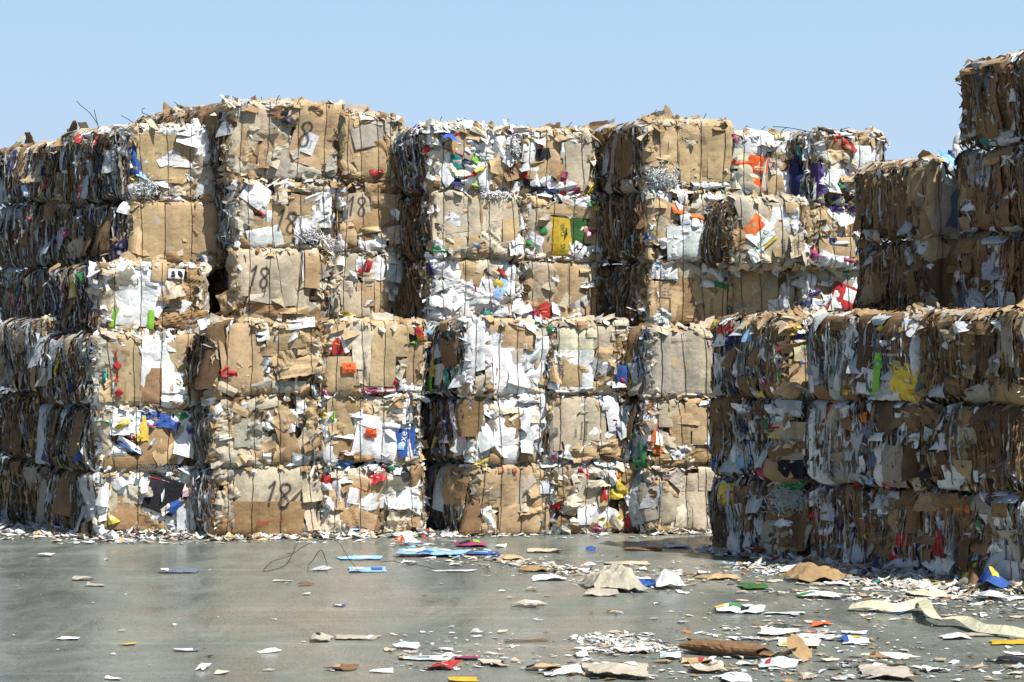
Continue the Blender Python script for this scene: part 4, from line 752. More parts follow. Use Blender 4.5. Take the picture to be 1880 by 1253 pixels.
place('U74', 1474, 156.5, 1600, 2.37, 3.07, 'bale with a white panel framed in red, near the shaded right-hand stacks', 'mix', 'brown', '''z7
1260 1000 120 100 0 K;1240 920 120 60 -20 g;1290 910 190 60 -14 gf;1330 940 170 50 -20 gf;1180 930 70 80 0 w;1170 900 30 80 10 r;1200 890 90 60 0 k;1160 950 30 110 0 sx;1170 1030 60 100 -30 nx;1205 1020 70 22 35 p;1195 1080 80 110 -20 w;1345 1055 130 170 -22 rf;1345 1058 112 152 -22 wf;1340 1120 50 26 10 yx;1245 1095 36 60 0 mx;1270 1060 60 60 20 wx;1230 1070 80 30 0 s;1370 900 40 30 -20 Gx;1400 870 60 40 0 w;1110 880 30 30 0 r''')
place('U55', 1190, 158.8, 1344, 3.13, 3.94, 'bale with a large plain white wrapper and an orange scrap at its top', 'mix', 'brown', '''z7
400 580 130 110 -20 kf;320 590 60 120 10 kf;360 520 100 90 0 k;360 680 110 160 0 kf;400 690 130 130 -30 cf;340 640 60 120 -20 k;570 600 140 90 -10 cx;600 540 110 70 0 gx;720 540 90 140 0 kf;690 620 100 110 0 cx;690 760 140 160 0 cf;640 680 130 80 0 gx;730 800 60 100 0 Kx;470 560 75 60 -12 ox;480 590 50 30 -30 o;485 550 50 50 -15 w;515 625 60 60 10 wf;510 655 50 16 30 b;570 612 70 36 10 ox;410 740 70 60 10 wx;520 745 220 180 3 sf;530 740 150 150 0 wx;600 650 120 50 -20 wx;660 520 60 60 10 wx;710 525 60 80 -18 w;675 800 50 90 25 w;310 720 20 70 0 b;325 800 50 60 0 k;350 830 60 50 0 K;500 860 60 40 0 gx;490 480 50 100 20 w;640 610 50 40 20 u''', exposed_top=False)
place('U65', 1344, 159.8, 1482, 3.05, 3.84, 'overhanging bale with an orange juice carton lettered hohes C', 'grey', 'brown', '''z7
1000 690 290 300 0 cf;960 600 150 110 0 c;1060 720 150 220 0 cf;1000 590 120 70 0 wf;1010 630 110 60 0 wf;1030 628 52 34 0 rf;1030 610 60 10 0 w;830 570 90 200 22 gf;850 560 60 210 30 gf;810 700 70 150 -15 Kx;890 790 80 90 20 sx;900 680 120 150 -38 wf;885 665 88 140 -38 of;905 652 60 50 -38 Of;935 635 24 30 -38 wf;940 730 28 120 -52 wf;960 745 14 100 -52 yf;1100 640 60 120 20 wx;1130 680 60 50 -20 wx;1155 770 40 90 18 w;1150 600 90 90 0 K;1180 640 60 150 0 Kx;1100 740 80 180 0 cx;1000 790 60 80 0 k;930 830 80 50 0 c;1080 850 60 50 0 gx;1080 560 80 60 0 kf;870 820 50 60 30 w
T 912 738 30 58 D hohes_C;T 1035 770 26 92 d 6x0,7l;T 1080 770 18 92 d ARTE|GRANDE''')
place('U75', 1486, 157.2, 1600, 3.08, 3.8, 'bale with a blue and purple bundle squeezed out along its top edge', 'mix', 'brown', '''z7
1250 600 130 110 0 Kf;1230 580 70 110 10 k;1280 640 110 70 10 k;1330 680 110 60 -10 kx;1320 770 190 110 0 kf;1390 700 90 110 -20 K;1340 600 60 110 20 w;1310 610 40 60 0 w;1430 670 50 90 0 wx;1435 720 40 70 0 wx;1275 705 40 60 10 yx;1250 690 50 16 0 r;1235 700 26 40 0 e;1330 740 90 30 5 w;1290 735 60 20 -10 n;1200 620 60 120 0 kx;1360 515 130 45 -10 bx;1410 560 70 30 -25 px;1300 510 34 50 0 yx;1310 560 60 40 0 p;1430 530 60 40 0 nx;1350 850 110 60 0 wx;1270 830 50 60 0 w;1380 840 60 40 0 mx;1240 820 60 60 0 w;1190 800 60 60 0 mx''')
place('U56', 1185, 158.5, 1341, 3.95, 4.75, 'topmost bale in smooth tan cartons with a shredded-paper clump at its corner', 'kraft', 'brown', '''z7
360 220 110 250 4 kf;400 200 150 230 5 kf;450 280 70 140 -5 kf;630 250 270 350 0 kf;510 270 60 330 0 kf;690 250 130 320 0 kf;310 200 70 230 8 kf;540 160 90 90 0 kf;526 190 50 90 20 gx;520 245 60 60 -40 gx;420 340 90 100 0 kx;390 290 110 30 -10 k;640 430 200 60 8 sB;600 450 90 50 0 gB;385 405 190 130 0 wS;380 440 140 110 0 sS;370 470 110 60 0 wx;340 400 70 70 0 sx;480 460 60 70 -30 w;290 420 50 60 0 Kx;760 440 60 50 0 c
SIDE;30 200 60 200 0 K;70 190 30 220 0 s;120 300 30 180 0 s;170 260 30 220 0 g;210 260 40 260 0 K;250 270 40 250 0 K;95 200 30 90 0 k;240 440 60 80 0 gx;40 440 50 60 0 k;150 400 20 160 0 g''', exposed_top=True)
place('U66', 1342, 156.8, 1472, 3.85, 4.62, 'topmost bale with a white sack and an orange-panelled cream carton', 'mix', 'brown', '''z7
800 190 90 60 -30 gf;830 300 170 110 0 vf;800 240 100 60 20 s;880 400 190 160 -4 vf;880 205 130 130 0 wf;910 230 90 100 -20 wf;985 205 90 110 0 wf;1050 230 60 140 0 wx;1090 230 80 150 0 cf;1000 280 90 60 10 k;820 325 130 34 -10 Of;900 330 110 90 -5 Of;900 332 46 40 -5 vf;902 335 24 16 -5 Of;885 435 100 70 -8 Of;930 390 14 190 -5 vf;1000 330 80 90 20 gx;990 360 60 60 0 g;990 440 90 110 8 kf;1060 440 70 150 28 wf;1030 390 90 40 -30 w;820 410 110 80 -35 gf;860 450 130 50 -30 gf;800 455 130 60 -35 zL;830 490 110 50 -45 z;1090 350 60 40 10 k;1110 370 30 60 0 lx;1110 420 50 40 20 wx;770 180 40 50 0 m;780 420 60 70 0 v;1100 480 50 40 0 w
T 905 352 10 -5 v TONERDE|POROTON''', exposed_top=True)
place('U76', 1500, 157.5, 1620, 3.81, 4.65, 'topmost bale with red rags and rolled purple sheets, last in the sunlit row', 'mix', 'mix', '''z7
1240 190 80 60 10 gx;1240 240 90 60 0 gx;1300 270 100 90 20 kx;1190 260 60 90 0 sx;1200 400 40 160 0 z;1300 340 80 90 0 gx;1230 410 24 170 4 pf;1208 410 18 165 4 pf;1250 405 18 160 4 px;1360 215 120 55 -28 rx;1400 228 60 60 -30 rx;1350 240 40 40 0 rx;1470 275 140 90 0 wf;1500 330 90 110 0 wf;1480 350 60 110 -30 w;1420 330 70 90 -35 wf;1300 400 70 100 -30 wf;1390 300 90 60 -20 c;1460 190 80 60 10 kx;1520 220 60 60 20 k;1430 400 100 60 0 cx;1380 400 90 50 10 k;1540 320 30 40 0 G;1550 250 50 90 0 cx;1270 150 110 34 -6 dx;1370 168 66 24 -5 w;1310 450 60 50 0 w;1340 440 40 30 0 G;1270 300 60 40 0 g;1330 190 40 40 0 rx;1500 400 60 50 0 sx
SIDE;1155 400 36 200 0 n;1145 300 30 160 0 n;1165 270 20 90 0 t;1140 440 30 100 0 z''', exposed_top=True)
place('FAR', 318, 147, 378, 4.25, 5.09, 'small distant bale whose top peeks out beside the topmost 18 bale', 'kraft', 'grey', '''z3
0 0 1 1 0 k''', L=1.2, nwire=3, exposed_top=True)

# --- the near stacks in shade, their layered sides towards the camera
for key, pa, pb, z0, z1, label, sty, side, feats, kw in [
 ('N11', (1310, 176), (1440, 185.5), 0, .8, 'lowest shaded bale with a yellow box and a brown sheet hanging low', 'mix', 'mix', '''r2;SIDE
140 822 58 100 0 yf;145 810 40 12 0 mf;70 960 130 180 8 uf;80 1010 100 110 -6 K;212 880 55 190 0 Kf;160 970 50 230 3 w;180 900 30 90 0 w;262 830 60 130 0 s;280 930 36 150 0 sx;225 1015 34 90 0 w;237 920 30 18 0 w;380 850 60 110 0 sS;385 1035 24 70 0 yx;340 860 30 150 0 K;320 960 40 160 0 g;330 1050 50 90 0 s;420 960 40 200 0 K;55 850 30 90 0 g;60 885 30 24 0 w;300 1040 26 60 0 g;400 790 60 50 0 Gx;270 1060 50 20 0 r''', {}),
 ('N12', (1310, 176.5), (1441, 186), .8, 1.6, 'shaded bale with a green hook-shaped strip and torn white cards, above the yellow box', 'mix', 'mix', '''r2;SIDE
120 500 110 200 4 Kf;100 560 60 170 0 K;210 470 46 70 -6 w;190 480 24 60 -20 s;268 530 42 52 -3 wf;295 530 16 90 8 G;310 500 10 50 20 G;300 450 70 60 0 K;145 670 44 110 0 sx;85 660 14 120 -6 b;165 640 30 110 0 w;350 520 40 60 0 nx;345 460 60 50 0 w;400 450 50 70 0 s;408 548 58 74 0 cf;200 660 40 90 0 lx;215 700 60 24 30 nx;240 560 20 60 0 t;210 520 30 40 0 bx;260 650 40 110 0 s;360 620 50 140 0 c;350 720 50 110 0 kf;400 650 60 110 20 K;330 550 26 40 0 yx;335 520 40 24 0 rx;60 610 30 90 0 lx;50 600 24 30 0 n;310 640 30 120 0 s;290 720 34 60 0 m;190 575 30 60 -20 s;420 720 50 90 0 d''', {}),
 ('N13', (1310, 177), (1442, 186), 1.6, 2.41, 'shaded bale topped with a tangle of white strips, one lit face showing in the gap', 'kraft', 'mix', '''r2;SIDE
75 100 26 60 0 yx;230 150 18 90 0 yf;78 285 18 80 0 yx;65 230 50 80 0 Kf;130 290 30 140 0 s;305 195 70 200 0 Kf;260 120 44 50 0 K;320 110 50 90 0 k;130 230 22 60 0 w;165 262 24 34 20 rf;182 375 28 66 0 rx;145 350 14 34 0 rx;290 195 26 110 3 wf;215 360 50 100 0 Kf;330 330 50 180 0 K;150 200 40 130 0 K;195 220 30 160 0 s;200 270 30 50 0 w;95 280 22 160 0 w;260 250 40 130 0 K;270 380 20 50 0 yx;290 360 24 90 0 m;300 380 20 40 0 G;160 120 30 40 0 rx;170 140 50 60 0 nx;120 110 30 60 0 rx;240 340 50 60 -10 K;230 120 16 60 0 l;200 90 20 60 0 s;110 140 30 60 0 w;100 360 30 60 0 sx;350 90 60 40 20 kx;245 390 20 50 0 w
FRONT;420 300 120 130 0 kf;380 360 80 100 -30 kf;430 190 120 90 0 c;470 245 46 80 8 kf;425 245 70 34 10 bx;390 245 30 20 0 y;430 375 90 30 -30 w;385 110 50 50 0 yx;430 135 60 26 0 bx;440 110 90 30 0 w;420 160 80 20 0 c
T 430 190 22 -20 G IRO''', dict(exposed_top=True)),
 ('N21', (1490, 188.5), (1691, 200), 0, .8, 'lowest shaded bale with a white booklet and a crushed red tub near its top', 'mix', 'mix', '''r2;SIDE
660 900 90 270 3 uf;640 840 60 110 0 Kf;690 830 40 60 20 k;510 838 70 64 18 wf;512 835 50 40 18 s;520 900 40 55 0 rx;595 930 34 80 0 px;615 900 16 50 0 ox;505 1010 60 80 20 Kx;520 1000 40 50 0 ox;490 980 40 60 0 m;620 1040 36 40 0 lx;840 950 80 90 20 kx;880 880 80 110 0 Kx;890 1022 28 60 0 rf;820 840 80 80 0 sx;820 880 60 40 0 wx;830 1040 60 110 0 Kf;740 960 60 110 0 Kf;760 1000 60 150 0 K;700 1080 50 130 0 s;550 970 60 60 0 wx;560 880 40 120 0 s;470 950 50 190 -8 g;470 1000 40 90 30 k;580 1080 50 90 0 kx;640 1080 30 130 0 w;720 1130 36 26 0 rx;560 1130 60 50 0 sx;780 1120 16 90 0 b;740 1060 50 60 0 g;850 1130 60 60 0 s;870 1080 20 60 0 r;900 1110 60 60 0 wx;480 1090 40 90 0 s;910 830 60 60 0 Kx;730 935 40 26 0 n;450 870 60 120 0 K;940 930 50 120 0 Kf
T 510 835 16 18 z MOOSE''', {}),
 ('N22', (1486, 189), (1691, 200.5), .8, 1.6, 'shaded bale with a bulging stack of white sheets and a red tag at the top', 'mix', 'mix', '''r2;SIDE
500 500 90 180 0 sf;480 540 90 170 -16 wf;525 640 50 230 0 wf;510 580 40 160 0 s;450 590 60 60 -30 wf;445 690 60 70 -15 w;460 640 70 50 10 w;530 750 90 50 -28 wL;490 700 50 60 0 w;590 650 52 240 6 gf;615 700 40 130 8 g;560 630 30 150 -4 s;600 490 56 110 0 c;555 475 18 80 -10 rf;548 525 24 44 0 Kx;575 420 40 16 0 oL;640 500 36 150 0 w;660 490 34 90 0 K;650 580 50 90 -20 w;700 560 50 140 0 s;800 490 90 150 2 uf;740 490 20 60 0 ox;745 590 50 130 0 zx;755 640 50 110 5 z;800 710 30 150 0 wf;805 615 34 50 0 a;885 530 30 90 0 w;885 590 26 60 0 w;905 720 24 90 8 w;860 700 60 180 0 gf;840 640 50 110 0 g;695 755 80 50 -10 s;690 760 40 30 0 tx;760 755 46 60 0 lx;705 690 40 60 0 w;660 630 40 90 0 s;620 430 50 40 0 w;870 480 50 90 0 Kx;930 620 50 260 0 u;940 500 60 150 0 K;680 520 30 40 0 w;820 780 20 50 0 rx;660 780 20 30 0 rx;790 560 40 60 0 w;860 430 40 40 0 w''', {}),
 ('N23', (1488, 189.5), (1692, 201), 1.6, 2.41, 'shaded bale with a lime green strip and a crushed yellow tub', 'kraft', 'grey', '''r2;SIDE
540 150 50 230 0 uf;570 240 30 200 0 Kf;510 310 60 140 10 wf;500 250 24 110 0 s;525 330 40 110 -15 s;600 280 44 290 2 sf;630 260 30 250 -3 w;655 120 60 90 32 wf;600 170 80 22 42 s;590 190 80 16 42 c;700 100 60 80 40 K;660 330 50 160 -4 Kf;655 240 40 120 -20 w;750 190 70 300 0 uf;710 220 50 160 0 s;745 330 54 110 -8 wf;730 280 60 40 40 w;870 85 90 100 0 Kf;860 190 66 40 0 nf;858 205 66 12 0 rf;860 218 66 12 0 wf;830 175 24 50 0 w;900 150 50 120 0 K;792 300 26 190 -6 ef;800 250 36 60 10 e;775 380 40 34 0 G;820 350 70 130 0 sx;820 390 90 50 0 wx;840 300 50 60 0 s;897 330 80 170 -10 yf;890 300 60 60 -10 yx;915 270 90 14 -18 a;925 360 30 100 -10 Y;945 320 26 180 0 z;950 200 20 230 0 wf;660 375 30 30 0 Y;545 380 50 60 0 Kf;610 80 90 60 0 Kf;800 60 50 40 0 s;800 100 30 20 20 yx;720 150 30 130 0 s;520 80 40 90 0 s;930 90 40 100 10 w
T 665 368 12 -20 d 20C;T 858 190 14 0 w KIM''', dict(exposed_top=True)),
 ('N31', (1694, 201), (1900, 215), 0, .82, 'lowest shaded bale with a red packet and a white tube', 'mix', 'mix', '''r2;SIDE
990 1080 110 150 4 uf;970 1060 90 120 0 K;1000 980 60 110 0 K;1130 900 80 140 0 Kf;1150 1000 90 200 0 Kf;995 965 20 130 0 wf;990 880 30 60 0 wx;970 915 20 60 0 rx;1060 980 40 90 0 s;1045 1050 50 140 14 rf;1040 1050 20 60 14 w;1010 1030 70 10 25 w;1100 1020 40 110 0 s;1110 1100 40 110 0 w;1215 1150 70 66 10 yp;1212 952 50 46 -25 wf;1205 935 50 26 -25 Gf;1245 890 90 80 -25 gf;1250 960 40 60 20 K;1300 1040 60 60 0 wx;1310 1100 60 130 0 s;1340 960 50 110 0 w;1360 1060 50 160 0 g;1280 980 60 60 -20 K;1215 1088 34 44 0 lx;960 825 34 60 0 yx;1160 880 40 40 0 ox;1180 920 60 60 30 Kx;1225 810 70 44 -35 w;1310 812 50 34 5 wf;1310 820 40 10 5 r;1340 880 50 80 0 Kf;1360 830 60 50 0 s;1170 1080 50 150 0 uf;1080 1130 60 80 0 wx;960 1000 40 60 0 g;1050 1140 60 50 -30 w;1340 1150 70 90 0 s;1180 990 24 14 0 w;1290 1170 60 70 0 g;1240 1040 50 80 0 K;1030 860 60 90 0 kx;1100 850 70 60 0 Kx''', {}),
 ('N32', (1694, 201), (1900, 215), .82, 1.61, 'shaded brown bale with a dark cavity and a pointed white scrap', 'kraft', 'brown', '''r2;SIDE
1000 540 80 200 -14 uf;1060 700 90 160 14 uf;1000 650 60 160 -10 K;1080 640 60 110 0 K;1160 520 90 160 0 gf;1150 640 80 160 5 kf;1240 560 60 180 0 uf;1240 700 70 110 10 Kf;1300 600 60 250 0 uf;1350 520 60 150 0 uf;1350 680 50 130 0 z;1040 570 46 60 -10 s;1060 600 40 50 0 wx;1095 585 22 90 8 w;1075 505 20 80 0 w;1095 455 16 50 5 w;970 740 90 80 20 dx;950 735 40 70 -30 w;1135 735 60 90 10 wf;1120 780 90 50 0 wx;1140 770 60 60 30 w;1215 740 20 60 0 w;1000 480 60 60 0 Kx;960 515 20 30 0 w;1020 470 90 40 -30 K;1240 460 16 40 0 w;1030 620 40 40 0 d;1200 480 50 90 0 K;1290 470 60 60 0 u;1180 720 40 110 0 k;940 540 40 150 0 u''', {}),  # large black crumpled piece paints in the cavity's darkness
 ('N33', (1694, 201), (1900, 215), 1.61, 2.41, 'shaded bale with a broad crumpled brown sheet and a white tissue at its top edge', 'kraft', 'brown', '''r2;SIDE
1040 210 170 230 0 uf;1030 130 150 60 0 Kf;1100 330 120 100 -10 Kx;1170 290 80 70 0 kx;1180 370 110 70 -15 K;1170 200 60 170 0 Kf;1230 180 60 220 0 uf;1330 160 110 210 0 gf;1290 250 60 160 0 gx;1270 370 120 80 20 gf;1350 390 110 130 -12 kf;1108 168 24 50 -5 w;1310 75 60 60 -20 wx;1300 100 60 30 30 w;1205 105 34 28 0 l;1000 380 110 40 0 kx;1060 360 60 70 0 sx;980 310 60 60 0 K;975 90 30 200 0 K;1110 90 40 60 0 k;1170 90 40 60 0 w;1270 150 40 110 0 u;1170 130 60 90 0 K;990 420 60 30 0 wx;1130 130 50 40 0 c;1300 320 30 24 0 Kx;1240 100 60 60 0 K;1370 60 50 60 0 K''', dict(exposed_top=True)),
 ('V14', (1575, 178), (1700, 186), 2.41, 3.2, 'shaded bale with perforated strips and a tan flap folding round its corner', 'kraft', 'brown', '''r1;SIDE
110 940 50 90 10 s;70 1050 40 70 20 s;180 940 40 60 20 s;140 1080 30 120 0 s;100 1100 40 130 0 K;280 1020 26 160 0 Kf;310 1000 22 130 0 Kf;345 940 34 80 0 s;370 890 50 80 0 wx;320 850 40 30 0 wx;230 1040 40 200 0 K;180 1060 50 180 0 k;380 960 36 100 0 K;240 1090 14 110 0 d;310 1120 16 90 0 s;350 1080 40 160 0 K;120 870 40 50 0 K
FRONT;430 920 90 110 -25 kfL;410 900 60 120 -15 k;430 1060 80 200 0 u;470 1080 60 150 0 u;500 900 60 130 0 K''', {}),
 ('V15', (1575, 178), (1700, 186), 3.2, 3.96, 'shaded top bale with a bulging grey-brown carton in the corner below the tallest stack', 'kraft', 'brown', '''r1;SIDE
190 610 30 100 10 w;125 630 16 100 0 s;205 670 14 100 0 w;165 760 20 110 0 s;150 650 40 200 0 Kf;220 700 40 230 0 Kf;290 690 60 240 0 Kf;330 700 40 250 0 Kf;250 590 60 70 0 K;345 780 26 110 0 sx;110 700 40 250 0 K;345 640 14 30 0 w;380 620 50 170 0 kf;165 845 40 60 0 s;190 840 30 70 0 i;280 800 40 90 0 u
FRONT;470 740 150 280 0 zf;460 730 130 260 0 gf;500 790 90 110 0 g;400 640 70 330 -8 kf;385 780 50 200 15 Kf;430 550 60 80 20 wL;500 500 80 90 0 l;475 520 26 90 0 s;520 500 40 90 0 b;480 590 60 60 0 sx;500 830 90 60 0 g;420 500 70 60 0 K''', dict(exposed_top=True)),
 ('V24', (1762, 190), (1935, 204), 2.41, 3.2, 'shaded bale with a wide column of white crumpled paper, under the tallest bales', 'kraft', 'brown', '''r1;SIDE
640 970 90 270 4 Kf;660 1050 60 200 0 K;720 1000 90 260 -4 wx;700 1090 90 160 0 sx;740 960 60 180 10 sx;800 990 50 220 0 Kf;830 960 40 200 0 K;610 897 30 22 0 rx;625 880 30 16 -20 rx;560 1040 60 80 20 wf;520 1030 60 60 -30 w;570 1000 50 60 -30 i;545 1135 50 110 0 ux;550 1060 60 40 0 bx;595 1100 40 160 0 z;600 970 60 80 0 Kx;700 1075 20 34 0 yx;740 860 60 40 0 s;540 920 60 50 0 k;570 950 40 110 0 K;630 1150 80 60 0 wx;590 930 20 80 0 l;810 1140 50 90 0 s;650 890 70 60 0 Kx''', {}),
 ('V25', (1762, 190), (1935, 204), 3.2, 3.99, 'shaded bale with a long pale pod-shaped flap, second from the top of the tallest stack', 'kraft', 'brown', '''r1;SIDE
600 550 50 190 4 gf;600 640 40 90 0 s;660 560 36 130 0 wf;655 666 44 20 8 rf;720 600 60 220 0 Kf;780 560 50 220 0 Kf;820 640 30 200 0 K;640 720 50 200 0 Kf;560 600 50 160 0 kf;545 680 50 90 -20 k;550 530 60 90 0 u;700 740 60 160 0 K;770 720 60 170 0 Kf;822 658 30 50 0 w;600 700 40 60 0 w;600 760 20 60 0 s;590 690 30 30 0 s;800 500 30 40 0 w;570 790 60 60 0 k;545 480 30 90 0 l;620 830 60 40 0 sx;680 830 40 40 0 wx;790 820 50 40 0 s;730 490 60 60 0 k;560 840 60 30 0 w''', {}),
 ('V26', (1765, 190.5), (1935, 204), 4.0, 4.82, 'shaded bale at the very top of the tallest stack, with black sprayed arrow marks', 'kraft', 'brown', '''r1;SIDE
570 260 50 250 -6 Kf;610 260 44 290 2 uf;650 240 40 260 0 Kf;690 150 40 130 0 z;730 250 60 250 0 Kf;790 240 60 260 0 Kf;700 300 50 200 0 K;830 150 30 120 0 K;625 370 60 60 0 sx;650 330 20 60 0 w;600 360 40 40 0 sx;715 415 50 50 0 wx;775 410 60 50 0 wx;740 220 20 30 0 w;810 350 30 60 0 s;828 215 20 50 0 w;600 270 14 30 0 w;760 380 60 40 0 s;670 115 40 12 0 yx;620 100 50 34 0 k;660 70 50 30 0 s;730 60 50 40 0 k;700 420 40 30 0 t;790 90 50 60 0 K
P 670 212 50 0 o .1;P 770 255 75 0 a .055''', dict(exposed_top=True)),
]:
    a = at(*pa); b = at(*pb); sd = a - b; L = float(np.linalg.norm(sd)); sd = sd / L
    nf = key in ('N13', 'V14', 'V15')
    bale(key, b, NFD, 1.45 if key[0] == 'N' else 1.2, sd, L, z0, z1, label, sty, side, feats, nwire=4 if nf else 3, front_on=nf, nscr=1 if nf else .4, nside=1.5, **kw)

# ---------------------------------------------------------------- the yard
me = bpy.data.meshes.new('ground'); me.from_pydata([(-400, -60, 0), (400, -60, 0), (400, 1500, 0), (-400, 1500, 0)], [], [(0, 1, 2, 3)])
me.materials.append(ground_mat()); g = link('ground', me); tag(g, kind='structure')

def gp(px, py):   # ground point seen at a photo pixel
    D = CZ * F / (py - 658.0); return (px - 940) / F * D, D, F / D

# tiny bits nobody could count
rng = np.random.default_rng(5)
GF = Face((0, 0, 0), (1, 0, 0), (0, 1, 0), (0, 0, 1), 1, 1, 0, (), 1, rough=0, drop=0); GF.S = lambda u, v: np.zeros(np.broadcast(u, v).shape)
def litter_pts(n_):
    P = []
    zones = [ # weight, x0, y0, x1, y1 (photo px), gaussian?
        (7, 0, 972, 130, 992), (6, 100, 985, 400, 1000), (4, 380, 985, 780, 999), (3, 760, 980, 1320, 990), (2.5, 740, 1000, 900, 1040), (3, 880, 1020, 1110, 1060), (3.5, 1050, 1050, 1260, 1090),
        (3, 1150, 1030, 1400, 1075), (6, 1330, 1020, 1620, 1075), (9, 1480, 1050, 1880, 1105), (7, 1560, 1075, 1880, 1140), (7, 1080, 1165, 1200, 1202), (3, 1200, 1110, 1520, 1190),
        (4, 1240, 1150, 1720, 1250), (3, 720, 1160, 960, 1235), (3, 960, 1190, 1300, 1253), (5, 900, 1000, 1880, 1253), (1.2, 0, 1000, 900, 1253), (3, 1300, 1180, 1880, 1253), (2, 1350, 1100, 1880, 1253)]
    wts = np.array([z[0] for z in zones]); wts = wts / wts.sum()
    for k in rng.choice(len(zones), n_, p=wts):
        z = zones[k]; P.append(gp(rng.uniform(z[1], z[3]), rng.uniform(z[2], z[4])))
    return np.array(P)
P = litter_pts(3400); n_ = len(P)
mb = MB(); sz = np.minimum(rng.lognormal(-3.9, .55, n_), .045)
mb.add(*sheets(GF, P[:, 0], P[:, 1], sz * rng.uniform(.6, 2, n_), sz * rng.uniform(.5, 1.6, n_), rng.uniform(0, 6.28, n_), .006 + sz * .15, pick('wwwwwwssaacckgK' + '*', n_, rng, 1, True), na=3, nb=3, tx=rng.normal(0, .08, n_), ty=rng.normal(0, .08, n_), crum=.004, rng=rng, corner=.3, jag=.5, press=0))
V, f, c = mb.arrays(); V[:, 2] = np.maximum(V[:, 2], .004)
o = link('paper_litter', mkmesh('paper_litter', V, f, c, M_SCRAP)); tag(o, 'countless tiny white and brown paper bits scattered over the grey concrete', 'litter', kind='stuff')

# spill heaped along the foot of the stacks
mb = MB()
def spill(A, B, n_, spread, hgt, pal, sgn=1):
    A = np.array(A); B = np.array(B); d = B - A; L = np.linalg.norm(d); d = d / L; nn = np.array([d[1], -d[0]])
    t = rng.uniform(0, L, n_); q = np.abs(rng.normal(0, spread, n_))
    x = A[0] + d[0] * t + nn[0] * q; y = A[1] + d[1] * t + nn[1] * q
    hh = hgt * np.exp(-(q / spread)) * rng.uniform(0, 1, n_)
    mb.add(*sheets(GF, x, y, rng.uniform(.03, .16, n_), rng.uniform(.03, .12, n_), rng.uniform(0, 6.28, n_), .012 + hh, pick(pal, n_, rng), na=4, nb=4, tx=rng.normal(0, .3, n_), ty=rng.normal(0, .3, n_), crum=.012, wl=.09, kink=rng.uniform(0, .05, n_), rng=rng, corner=.28, jag=.5, press=0))
pw = 'wwwwwssaackkg**'
spill(at(-60, 152), at(80, 158), 160, .3, .06, pw); spill(at(60, 157), at(186, 166), 190, .16, .08, pw); spill(at(180, 167), at(380, 164), 260, .12, .09, pw)
spill(at(385, 167), at(590, 164), 110, .10, .05, 'kckcgawws'); spill(at(590, 165), at(780, 162), 130, .12, .07, pw); spill(at(770, 160), at(868, 164), 80, .15, .06, pw)
spill(at(865, 163), at(1165, 159), 170, .07, .05, 'wwsakckg*'); spill(at(1190, 162), at(1310, 160), 60, .08, .05, 'kcgaws')
spill(at(1310, 176), at(1442, 186), 90, .14, .05, pw); spill(at(1440, 186), at(1692, 201), 420, .28, .06, pw); spill(at(1690, 201), at(1890, 216), 420, .30, .08, pw)
def drift(px0, py0, px1, py1, wd, n_, pal=pw, lo=.04, hi=.2, hgt=.05):
    t = rng.uniform(0, 1, n_); px = px0 + (px1 - px0) * t + rng.normal(0, wd * 1.5, n_); py = py0 + (py1 - py0) * t + rng.normal(0, wd * .22, n_)
    P = np.array([gp(a, max(b, 975)) for a, b in zip(px, py)])
    mb.add(*sheets(GF, P[:, 0], P[:, 1], rng.uniform(lo, hi, n_), rng.uniform(lo, hi, n_) * .9, rng.uniform(0, 6.28, n_), .012 + rng.uniform(0, hgt, n_), pick(pal, n_, rng, 1, True), na=5, nb=5, tx=rng.normal(0, .12, n_), ty=rng.normal(0, .09, n_), crum=.006, wl=.1, kink=rng.uniform(0, .02, n_), rng=rng, corner=.28, jag=.4, press=0))
for q in [(750, 1000, 880, 1030, 20, 50, 'wllbsaac'), (870, 1025, 1060, 1048, 14, 90, 'wwaaackksg'), (1000, 1045, 1240, 1078, 16, 80, 'wwaaackkggs'), (1150, 1040, 1330, 1065, 20, 40, 'wwackks'),
  (1330, 1040, 1560, 1066, 22, 70, 'wwlsaackkr'), (1500, 1062, 1880, 1095, 22, 190, 'wwssssaackkg'), (1600, 1100, 1880, 1112, 16, 50, 'wwssack'), (1390, 1088, 1600, 1102, 12, 34, 'wwsack'),
  (1400, 1150, 1560, 1182, 20, 30, 'wsackr'), (1260, 1220, 1560, 1245, 20, 28, 'wsackkr'), (730, 1195, 930, 1228, 16, 22, 'wsacki'), (1600, 1205, 1860, 1240, 30, 26, 'wsackk'), (980, 1230, 1220, 1248, 20, 16, 'wsgckk')]:
    drift(*q, .015, .105, .014)
drift(1080, 1172, 1215, 1196, 14, 260, 'wwwssa', .012, .05, .01)
V, f, c = mb.arrays(); V[:, 2] = np.maximum(V[:, 2], .005)
o = link('spilled_scraps', mkmesh('spilled_scraps', V, f, c, M_SCRAP)); tag(o, 'drift of spilled paper scraps lying along the foot of the bale stacks', 'litter', kind='stuff')

